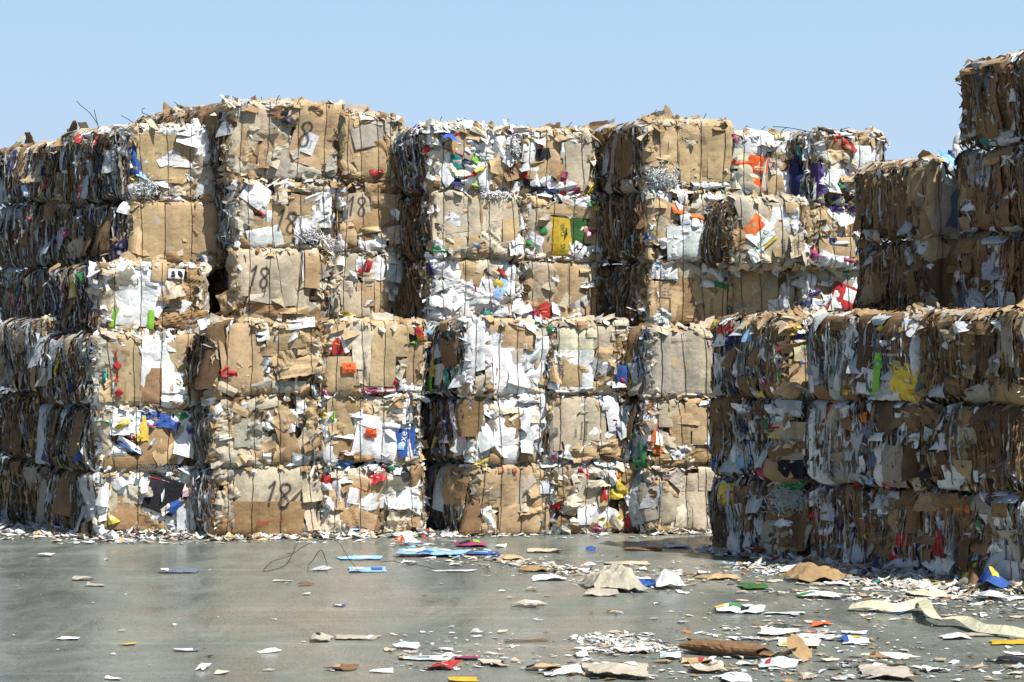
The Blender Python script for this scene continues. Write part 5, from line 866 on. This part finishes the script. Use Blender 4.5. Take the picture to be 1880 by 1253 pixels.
# single pieces of litter: label, px, py, width px, depth (m), rot deg, colour, flags, name, category
def flat_piece(name, label, cat, px, py, wpx, dep, rt, col, fl='', lift=0, extras=(), group=None, hump=0.0, mat=None):
    x, y, s = gp(px, py); ww = wpx / s; r_ = np.random.default_rng(hash_(label))
    face = Face((x, y, 0), (1, 0, 0), (0, 1, 0), (0, 0, 1), 1, 1, 0, (), 1); face.S = GF.S
    na = int(min(18, max(5, ww / .03))); nb = int(min(14, max(4, dep / .03)))
    crum = .008 if 'x' in fl else .003
    V, f, c = sheets(face, 0, 0, ww, dep, math.radians(rt), 0, jit(PAL[col], r_, .05), na=na, nb=nb, crum=crum if hump < .15 else .018, wl=.18 if 'x' in fl else .3, kink=.025 if 'x' in fl else .01, curl=.015, rng=r_, corner=.14, jag=.4, press=0)
    V[:, 2] -= V[:, 2].min(); ga, gb = np.meshgrid(np.linspace(-1, 1, na), np.linspace(-1, 1, nb), indexing='ij')
    V[:, 2] += .007 + lift + (hump * .25 if hump < .15 else hump * .55) * ((1 - np.abs(ga.ravel()) ** 2.2) * (1 - np.abs(gb.ravel()) ** 3) * (1 + .25 * np.sin(3 * ga.ravel() + px)))
    V, f, c = thicken(V, f, c, np.array([0, 0, 1.]), .004 if col in 'kcgKu' else .0015, na, nb)
    base = np.array([x, y, 0]); me = mkmesh(name, V - base, f, c, mat or (M_PLASTIC if 'p' in fl else M_SCRAP))
    parts = list(extras)
    o = link(name, me, None, tuple(base)); tag(o, label, cat, group)
    # printed patches on the sheet
    for (dx, dy, pw_, pd, rr, cc) in parts:
        top_ = V[:len(V) // 2].reshape(na, nb, 3)
        i0, i1 = int((dx - pw_ / 2 + .5) * (na - 1)), int((dx + pw_ / 2 + .5) * (na - 1)); j0, j1 = int((dy - pd / 2 + .5) * (nb - 1)), int((dy + pd / 2 + .5) * (nb - 1))
        i0 = max(i0, 0); j0 = max(j0, 0); i1 = min(max(i1, i0 + 1), na - 1); j1 = min(max(j1, j0 + 1), nb - 1)
        sub = top_[i0:i1 + 1, j0:j1 + 1].reshape(-1, 3) + np.array([0, 0, .004]); k = (i1 - i0 + 1, j1 - j0 + 1)
        link('printed_patch', mkmesh('printed_patch', sub - base, gridf(*k), jit(PAL[cc], r_, .05), M_SCRAP), o)
    return o
PS, CS = 'paper_sheet', 'cardboard_piece'
for a in [
 (CS, 'large creased grey cardboard sheet folded into a mound among the litter', 'cardboard', 1112, 1080, 95, .75, 12, 'g', 'x', 0, (), None, .26),
 (CS, 'flattened dark-creased grey flap tucked in front of the grey cardboard mound', 'cardboard', 1105, 1092, 60, .3, -5, 'g', 'x', 0, (), None, .05),
 ('printed_sheet', 'blue printed sheet curled up at both ends, alone on the concrete', 'sheet', 676, 1048, 66, .42, 0, 'l', '', .0, ((-.2, .1, .2, .5, 0, 'v'), (.25, .1, .3, .6, 0, 'b')), None, -.0),
 ('printed_sheet', 'long light blue printed foil at the head of the litter trail', 'sheet', 790, 1020, 130, .55, -14, 'l', 'x', .01, ((-.2, 0, .25, .5, 0, 'v'), (.2, .1, .2, .4, 0, 'a'), (.0, -.2, .2, .3, 0, 'b')), None, .07),
 ('printed_sheet', 'flat blue printed sheet beside the head of the litter trail', 'sheet', 655, 1026, 75, .35, 4, 'l', '', 0, ((.1, 0, .3, .4, 0, 'w'),), None, 0),
 (PS, 'upright folded white sheet with a red edge leaning on the blue foil', 'paper', 747, 1003, 30, .22, 30, 'w', 'x', .02, ((-.3, 0, .2, .8, 0, 'O'),), None, .16),
 ('wrapper', 'magenta and dark crumpled wrapper behind the blue foil', 'wrapper', 862, 1002, 56, .4, 5, 'm', 'xp', 0, ((-.2, 0, .3, .5, 0, 'd'), (.25, 0, .2, .4, 0, 'e')), None, .10),
 ('printed_sheet', 'thin blue sheet under the magenta wrapper', 'sheet', 870, 1017, 90, .3, -10, 'b', '', 0, ((.2, 0, .3, .4, 0, 'l'),), None, .02),
 (CS, 'curled brown cardboard flap at the middle of the litter trail', 'cardboard', 982, 1049, 55, .26, 6, 'K', 'x', 0, (), None, .06),
 (CS, 'bent tan cardboard wedge next to the blue foil', 'cardboard', 940, 1028, 46, .3, 0, 'k', 'x', 0, (), None, .09),
 (PS, 'long rolled white sheet lying before the grey cardboard mound', 'paper', 1010, 1065, 60, .25, 5, 'w', 'x', 0, (), None, .09),
 (PS, 'flat pale sheet alone before the litter trail', 'paper', 832, 1050, 68, .14, -3, 's', '', 0, (), None, 0),
 ('small_box', 'small orange and white box behind the grey cardboard mound', 'box', 1083, 1046, 20, .16, 10, 'w', '', .04, ((0, .2, .7, .4, 0, 'o'),), None, .07),
 ('wrapper', 'crumpled navy blue wrapper beside the pointed white sheet', 'wrapper', 1185, 1076, 44, .26, -5, 'b', 'xp', 0, ((.2, .2, .3, .4, 0, 'n'),), None, .10),
 (PS, 'peaked white sheet standing like a small tent', 'paper', 1229, 1080, 48, .3, 0, 'w', 'x', 0, (), None, .24),
 (PS, 'crumpled white paper ball beside the grey cardboard mound', 'paper', 1160, 1064, 26, .2, 0, 'w', 'x', 0, (), None, .05),
 ('book', 'dark red flattened folder in front of the pale domed bale', 'folder', 1180, 1010, 70, .22, -3, 'u', '', .0, ((.2, .2, .3, .4, 0, 'r'),), None, .02),
 (PS, 'white and pink open leaflet beside the dark red folder', 'leaflet', 1240, 1005, 52, .3, 3, 'w', 'x', 0, ((-.2, 0, .3, .4, 0, 'i'),), None, .05),
 (CS, 'thick fan of brown cardboard layers at the foot of the shaded stacks', 'cardboard', 1493, 1066, 98, .4, 12, 'K', 'x', 0, (), None, .20),
 (CS, 'pointed roll of brown cardboard near the shaded stacks', 'cardboard', 1330, 1064, 62, .24, 6, 'k', 'x', 0, (), None, .13),
 (CS, 'dark green and brown crushed piece beside the fan of brown cardboard', 'cardboard', 1380, 1080, 40, .3, 0, 'D', 'x', 0, ((.3, 0, .3, .5, 0, 'K'),), None, .10),
 (PS, 'folded-over white sheet between the shaded stacks and the brown cardboard fan', 'paper', 1463, 1050, 52, .34, -10, 'w', 'x', 0, (), None, .13),
 ('wrapper', 'yellow crumpled wrapper behind the brown cardboard fan', 'wrapper', 1500, 1048, 34, .2, 0, 'y', 'xp', 0, (), None, .06),
 (PS, 'white and green folded carton on the open concrete before the shaded stacks', 'carton', 1510, 1097, 75, .26, -4, 'w', 'x', 0, ((-.25, -.2, .4, .3, 0, 'G'),), None, .05),
 (PS, 'crumpled white and green bag with a yellow corner, alone on the concrete', 'bag', 1355, 1122, 88, .36, -5, 'w', 'xp', 0, ((-.4, 0, .2, .4, 0, 'y'), (-.05, 0, .25, .5, 0, 'G'), (.2, -.2, .2, .3, 0, 'd')), None, .13),
 (PS, 'thin pointed white strip beside the white and green bag', 'paper', 1440, 1128, 72, .12, 0, 's', '', 0, (), None, .01),
 ('carton', 'royal blue carton with yellow rounds at the foot of the shaded stacks', 'carton', 1825, 1088, 52, .34, 8, 'b', 'x', .05, ((0, 0, .4, .5, 0, 'y'),), None, .17),
 (CS, 'dark brown crumpled bag beside the royal blue carton', 'bag', 1795, 1078, 44, .34, 0, 'u', 'x', 0, (), None, .32),
 (PS, 'cream sheet spread flat before the shaded stacks', 'paper', 1700, 1094, 60, .4, -5, 'a', '', .01, (), None, .05),
 (PS, 'wide white sheet beside the royal blue carton', 'paper', 1820, 1103, 50, .3, 10, 's', 'x', .03, (), None, .10),
 (PS, 'layered white sheets on the concrete with a brown edge below them', 'paper', 1430, 1165, 70, .34, -6, 'w', 'x', 0, (), None, .05),
 (PS, 'cream folded newspaper page beside the layered white sheets', 'newspaper', 1470, 1183, 84, .4, -8, 'v', '', 0, ((-.1, -.3, .5, .2, 0, 'Y'),), None, .03),
 (PS, 'long grey-white bent strip behind the cream newspaper page', 'paper', 1500, 1172, 74, .22, -18, 's', 'x', 0, (), None, .05),
 ('wrapper', 'small royal blue and yellow wrapper alone on the concrete', 'wrapper', 1568, 1180, 46, .24, -3, 'w', 'x', 0, ((-.2, 0, .3, .5, 0, 'b'), (.1, .1, .2, .3, 0, 'Y')), None, .04),
 ('wrapper', 'orange-red printed wrapper lying flat on the concrete', 'wrapper', 1508, 1149, 34, .2, -5, 'O', 'x', 0, ((.2, 0, .2, .4, 0, 'v'),), None, .02),
 ('folder', 'dark brown stiff folder lying open in the scattered litter', 'folder', 1622, 1206, 50, .2, -4, 'K', '', 0, ((-.3, 0, .3, .6, 0, 'u'),), None, .05),
 (PS, 'slim grey-blue leaflet near the pale film strip', 'leaflet', 1752, 1173, 46, .16, 15, 's', 'x', 0, (), None, .05),
 (CS, 'flat grey-brown shred lying under the pale film strip', 'cardboard', 1790, 1167, 70, .14, 3, 'g', '', 0, (), None, .01),
 (CS, 'mottled ochre cardboard offcut below the end of the film strip', 'cardboard', 1850, 1182, 62, .16, 2, 'Y', '', 0, (), None, .02),
 (CS, 'black flattened offcut far from the other litter', 'cardboard', 1858, 1216, 60, .14, -3, 'd', 'x', 0, (), None, .02),
 (CS, 'broad grey-brown cardboard sheet with a white sheet on it', 'cardboard', 1630, 1240, 86, .44, -8, 'g', 'x', 0, (), None, .07),
 (PS, 'white sheet tilted on the broad grey-brown cardboard', 'paper', 1645, 1232, 44, .22, 25, 'w', '', .09, (), None, .02),
 (CS, 'stack of flattened grey cardboard with ragged white sheets under it', 'cardboard', 1140, 1240, 128, .4, -5, 'g', 'x', .02, ((.2, .2, .3, .3, 0, 's'),), None, .05),
 (PS, 'white crushed sheet beside the flattened grey cardboard', 'paper', 1048, 1236, 62, .22, -3, 'w', 'x', 0, (), None, .03),
 (CS, 'brown scrap with a dark end beside the white crushed sheet', 'cardboard', 1000, 1230, 60, .16, 0, 'k', 'x', 0, ((-.3, 0, .3, .6, 0, 'd'),), None, .04),
 (CS, 'thin dark brown cardboard stick on the open concrete', 'cardboard', 967, 1178, 72, .05, 0, 'u', '', 0, (), None, .005),
 (PS, 'grey folded sheet with a white twisted end, alone on the concrete', 'paper', 973, 1113, 48, .22, -22, 'g', 'x', 0, ((.3, 0, .3, .6, 0, 'w'),), None, .05),
 (PS, 'grey plank-like carton strip with a white end', 'carton', 654, 1173, 84, .16, -2, 'g', '', 0, ((.4, 0, .14, .9, 0, 'w'),), None, .04),
 (CS, 'small torn grey-brown clump behind the plank-like carton strip', 'cardboard', 588, 1177, 36, .22, 0, 'g', 'x', 0, ((0, 0, .3, .3, 0, 'd'),), None, .06),
 (PS, 'long white sheet curling at one end near the pink wrapper', 'paper', 750, 1190, 44, .2, -12, 's', 'x', 0, (), None, .02),
 ('wrapper', 'pink wrapper scrap on the concrete', 'wrapper', 862, 1211, 54, .16, -3, 'm', '', 0, ((.2, 0, .3, .4, 0, 'i'),), None, .02),
 ('wrapper', 'red and white crushed wrapper near the pink scrap', 'wrapper', 815, 1227, 42, .24, -10, 'r', 'x', 0, ((0, 0, .4, .4, 0, 'w'), (.3, -.2, .3, .3, 0, 'i')), None, .04),
 (CS, 'black and white striped card with a brown end near the pink scrap', 'card', 780, 1211, 84, .16, -8, 's', '', 0, ((-.42, 0, .12, .8, 0, 'k'), (0, 0, .5, .4, 0, 'z')), None, .01),
 (CS, 'tan dented shred between the pink scrap and the crushed wrapper', 'cardboard', 900, 1220, 46, .2, 0, 'c', 'x', 0, (), None, .04),
 (PS, 'mustard card edge peeping in at the bottom of the picture', 'card', 850, 1250, 50, .14, 3, 'Y', '', 0, (), None, .02),
 (PS, 'white oval paper scrap alone on the bare concrete', 'paper', 126, 1174, 32, .12, 0, 'w', '', 0, (), None, .02),
 ('card', 'flat blue-grey card alone on the bare concrete', 'card', 340, 1196, 46, .1, 0, 'z', '', 0, ((0, 0, .6, .4, 0, 's'),), None, .004),
 (PS, 'small upright white tag leaning on the bare concrete', 'paper', 497, 1199, 13, .16, -60, 'w', '', 0, (), None, .08),
 (PS, 'curled white shaving on the bare concrete', 'paper', 374, 1229, 18, .12, -10, 'w', 'x', 0, (), None, .04),
 (PS, 'tan-white paper curl beside the curled shaving', 'paper', 406, 1237, 24, .1, -10, 'a', '', 0, (), None, .02),
 (PS, 'pale green-white crushed scrap, larger of two on the empty concrete', 'paper', 175, 1076, 38, .14, 0, 'g', 'x', 0, (), None, .02),
 (PS, 'pale green-white crushed scrap, smaller of two on the empty concrete', 'paper', 150, 1066, 32, .12, 0, 'g', 'x', 0, (), None, .02),
 (PS, 'twisted white rag near the spill at the end of the wall', 'paper', 85, 1022, 26, .14, -10, 'w', 'x', 0, (), None, .05),
 ('wrapper', 'white and grey-blue twisted wrapper on the empty concrete', 'wrapper', 327, 1052, 62, .16, 3, 'z', 'x', 0, ((-.35, 0, .3, .6, 0, 'w'),), None, .03),
 ('card', 'small purple-edged card on the open concrete', 'card', 622, 1114, 24, .09, 0, 'p', '', 0, ((0, 0, .6, .6, 0, 's'),), None, .006),
 ('plastic_bag', 'clear crumpled bag caught on the loose wire', 'bag', 590, 1047, 34, .2, 0, 's', 'xp', 0, (), None, .05),
 (CS, 'tiny burnt-looking dark scrap on the open concrete', 'cardboard', 563, 1076, 22, .08, -3, 'u', 'x', 0, (), None, .02),
 (PS, 'flat pale blue-white slip near the dark scrap', 'paper', 520, 1068, 34, .07, 0, 's', '', 0, (), None, .005),
 (CS, 'splintered dark cardboard pieces low in the picture', 'cardboard', 628, 1230, 44, .14, -12, 'u', 'x', 0, ((0, 0, .4, .4, 0, 'k'),), None, .02),
 (PS, 'thin curved white sheet near the splintered dark pieces', 'paper', 704, 1234, 36, .1, 0, 'w', '', 0, (), None, .02),
 (PS, 'white pink-rimmed bent card beside the heap of tiny shreds', 'card', 1157, 1196, 62, .16, 3, 'w', 'x', 0, ((0, -.3, .6, .2, 0, 'i'),), None, .03),
 (PS, 'peaked white scrap below the heap of tiny shreds', 'paper', 1068, 1205, 22, .16, 10, 'w', 'x', 0, (), None, .05),
 (PS, 'white and blue torn leaflet close to the long brown roll', 'leaflet', 1232, 1208, 34, .2, -5, 's', 'x', 0, ((-.2, 0, .3, .5, 0, 'l'),), None, .02),
 ('wrapper', 'brown wrapper with a red end below the long brown roll', 'wrapper', 1278, 1216, 52, .16, 3, 'k', 'x', 0, ((.35, 0, .2, .6, 0, 'r'),), None, .02),
 (CS, 'small brown torn cardboard patch below the long brown roll', 'cardboard', 1295, 1233, 60, .22, 2, 'c', 'x', 0, (), None, .02),
 (PS, 'crumpled green-tinted white sheets at the bottom of the picture', 'paper', 1345, 1248, 60, .3, 5, 'w', 'x', 0, ((.1, .1, .3, .4, 0, 's'),), None, .08),
 (CS, 'pile of white and maroon scraps joined to the end of the brown roll', 'scraps', 1430, 1223, 70, .3, -5, 's', 'x', 0, ((-.2, 0, .2, .4, 0, 'r'),), None, .05),
 ('wrapper', 'small blue box-shaped wrapper before the yellow-wrapper bale', 'wrapper', 1085, 1011, 16, .12, 0, 'b', 'x', 0, (), None, .05),
 (CS, 'flat cream cardboard mat before the cream-panel stack', 'cardboard', 1000, 1014, 54, .26, 2, 'c', 'x', 0, (), None, .03),
 (PS, 'white rounded crumple before the tan bale with red-black logos', 'paper', 921, 1005, 18, .14, 0, 'w', 'x', 0, (), None, .05),
 (CS, 'long tan board lying flat between the mound and the lowest bales', 'cardboard', 1150, 1036, 84, .26, -6, 'c', '', .0, (), None, .03),
]:
    name, label, cat, px, py, wpx, dep, rt, col, fl, lift, ex, grp, hump = a
    flat_piece(name, label, cat, px, py, wpx, dep, rt, col, fl, lift, ex, grp, hump)

# medium scraps: repeats, one object each
GR = 'torn scraps strewn over the concrete'
for col, names in (('w', 'torn white paper scrap lying loose on the grey concrete'), ('c', 'torn tan cardboard scrap lying loose on the grey concrete'), ('s', 'thin grey paper sliver lying loose on the grey concrete')):
    n_ = {'w': 55, 'c': 42, 's': 50}[col]; P = litter_pts(n_)
    for x, y, s in P:
        zz = .5 + .5 * rng.random(); ww = rng.uniform(.06, .19) * zz; dd = rng.uniform(.05, .16) * zz
        face = Face((x, y, 0), (1, 0, 0), (0, 1, 0), (0, 0, 1), 1, 1, 0, (), 1); face.S = GF.S
        V, f, c = sheets(face, 0, 0, ww, dd, rng.uniform(-.5, .5), .01, jit(PAL[col], rng, .1), na=5, nb=4, tx=rng.normal(0, .03), ty=rng.normal(0, .03), crum=.005, wl=.1, kink=.015, curl=.02, rng=rng, corner=.28, jag=.6, press=0)
        V[:, 2] += .006 - V[:, 2].min()
        nm = 'cardboard_scrap' if col == 'c' else 'paper_scrap'
        o = link(nm, mkmesh(nm, V - np.array([x, y, 0]), f, c, M_SCRAP), None, (x, y, 0)); tag(o, names, 'scrap', GR)

# long brown cardboard roll
def roll(label, px, py, Lm, r0, ang, col, name='cardboard_roll'):
    PAL['R'] = (.19, .105, .05); x, y, s = gp(px, py); r_ = np.random.default_rng(hash_(label)); nL, nC = 22, 20; v = []
    for i in range(nL):
        t = i / (nL - 1) - .5
        for j in range(nC):
            a = -1.1 + j / (nC - 1) * 6.6; rr = r0 * (1 - .35 * j / (nC - 1)) * (1 + .08 * math.sin(9 * t + j) + r_.normal(0, .03)) * (1.1 - .35 * abs(t + .1))
            v.append((t * Lm + r_.normal(0, .004) + (.04 * math.sin(j * .9) if i in (0, nL - 1) else 0), rr * math.cos(a) * 1.25, r0 * .75 + rr * math.sin(a) * .75))
    v = np.array(v); v[:, 2] = np.maximum(v[:, 2], .006 + r_.uniform(0, .003, len(v))); c, s_ = math.cos(ang), math.sin(ang)
    V = np.stack([v[:, 0] * c - v[:, 1] * s_, v[:, 0] * s_ + v[:, 1] * c, v[:, 2]], 1); f = gridf(nL, nC)
    o = link(name, mkmesh(name, V, f, np.tile(jit(PAL[col], r_, .03), (len(V), 1)) * (1 + r_.normal(0, .05, (len(V), 1))), M_SCRAP), None, (x, y, 0)); tag(o, label, 'cardboard'); return o
o = roll('long crushed brown cardboard roll lying low in the picture', 1332, 1205, .56, .07, -.55, 'R')
fr = np.random.default_rng(3)
for k in range(3):
    V, f, c = sheets(GF, .32 + .06 * k, -.17 - .03 * k, .16, .12, fr.uniform(-1, 1), .03 + .02 * k, jit(PAL['K'], fr), na=5, nb=5, tx=.3, ty=fr.normal(0, .4), crum=.015, rng=fr, corner=.3, jag=.6, press=0)
    V[:, 2] = np.maximum(V[:, 2], .006); link('torn_flap', mkmesh('torn_flap', V, f, c, M_SCRAP), o)

# pale translucent-looking film ribbon
pts = [(1560, 1122, .0), (1600, 1124, .05), (1650, 1127, .02), (1692, 1124, .09), (1703, 1141, .10), (1722, 1150, .04), (1765, 1152, .06), (1800, 1164, .02), (1850, 1171, .03), (1890, 1178, .02), (1925, 1180, .02)]
W3 = []
for px, py, h in pts:
    x, y, s = gp(px, py); W3.append((x, y, h))
path = smooth_path(W3, 6); rr = np.random.default_rng(8); v = []; K = 5
tg = np.gradient(path, axis=0)
for i, p_ in enumerate(path):
    tw = .25 + .35 * math.sin(i * .17); t_ = tg[i, :2] / (np.linalg.norm(tg[i, :2]) + 1e-9); nn_ = np.array([-t_[1], t_[0]])
    for j in range(K):
        q = (j / (K - 1) - .5) * .10; xy = p_[:2] + nn_ * q * math.cos(tw); v.append((xy[0], xy[1], max(.008, p_[2] * .6 + .035 + q * math.sin(tw))))
v = np.array(v); f = gridf(len(path), K); b0 = np.array([v[0, 0], v[0, 1], 0])
o = link('film_strip', mkmesh('film_strip', v - b0, f, (.60, .57, .40), M_PLASTIC, smooth=True), None, tuple(b0)); tag(o, 'long twisted pale yellow plastic film ribbon trailing over the concrete', 'film')

# loose wires
def wire(label, pts, r=.004, cat='wire', name='loose_wire'):
    p_ = smooth_path(pts, 8); b0 = p_[0] * np.array([1, 1, 0]); V, f = tube(p_ - b0, r, 5)
    o = link(name, mkmesh(name, V, f, None, M_WIRE, smooth=True), None, tuple(b0)); tag(o, label, cat)
def wp(l): 
    o = []
    for px, py, h in l:
        x, y, s = gp(px, py); o.append((x, y, h))
    return o
wire('big looped baling wire springing up from the concrete before the sprayed stack', wp([(560, 1000, .25), (545, 1018, .1), (525, 1040, .02), (495, 1050, .01), (484, 1049, .01), (500, 1035, .02), (530, 1031, .05), (560, 1040, .2), (590, 1050, .3), (620, 1050, .28), (640, 1045, .1), (660, 1052, .01)]), .003)
wire('thin wire arch standing over the clear crumpled bag', wp([(566, 1040, .01), (575, 1052, .12), (590, 1054, .22), (602, 1046, .02)]), .0035)
wire('thin crinkled wire beside the curled blue sheet', wp([(700, 1036, .02), (722, 1042, .06), (735, 1038, .02), (770, 1044, .03), (800, 1048, .01)]), .0035)
def topwire(label, s, l, r=.0045):
    D = F / s; wire(label, [((px - 940) / s, D + dy, CZ + (658 - py) / s) for px, py, dy in l], r, name='wire_end')
topwire('tall wire end bending over the sloping end of the skyline', 154, [(182, 238, 0), (176, 225, .05), (165, 208, 0), (150, 195, -.05), (141, 186, 0)])
topwire('short wire end standing beside the tallest skyline wire', 154, [(182, 240, 0), (176, 215, 0), (173, 202, 0)])
topwire('curly wire end above the white cloth bale', 156, [(285, 226, 0), (272, 212, 0), (262, 208, 0), (260, 200, .05), (266, 199, 0)])
topwire('pair-forming wire end above the first topmost 18 bale', 157, [(506, 192, 0), (509, 182, 0), (513, 175, 0)])
topwire('slanting wire end above the topmost 18 bale', 157, [(545, 192, 0), (550, 184, 0), (555, 178, 0)])
topwire('wire end above the fanned brown flaps bale', 156, [(664, 212, 0), (670, 206, 0), (677, 200, 0)])
topwire('upright wire end above the smooth tan topmost bale', 158, [(1204, 222, 0), (1203, 210, 0), (1205, 201, 0)])
topwire('long wire lying out from the white sack bale towards the red rags', 157, [(1419, 233, 0), (1440, 235, -.05), (1465, 239, -.05), (1490, 243, 0)])
topwire('bent wire end beside the long outstretched wire', 157, [(1432, 252, 0), (1436, 240, 0), (1444, 235, 0)])
topwire('wire end on the very tall shaded stack', 190, [(1808, 120, 0), (1806, 112, 0), (1809, 106, 0)])

# pale bent pipe seen between the shaded stacks
x, y = (1757 - 940) / 160., F / 160.
ptsp = [(x, y, 0), (x, y, 2.0), (x, y, 4.2), (x, y, 4.45), (x + .03, y, 4.54), (x + .10, y, 4.57), (x + .18, y, 4.56)]
V, f = tube(smooth_path(ptsp, 5) - np.array([x, y, 0]), .05, 12)
mp_ = flatmat('pale_metal', (.6, .6, .58), .4)
o = link('vent_pipe', mkmesh('vent_pipe', V, f, None, mp_, smooth=True), None, (x, y, 0)); tag(o, 'pale bent pipe end showing between the two tall shaded stacks', 'pipe')
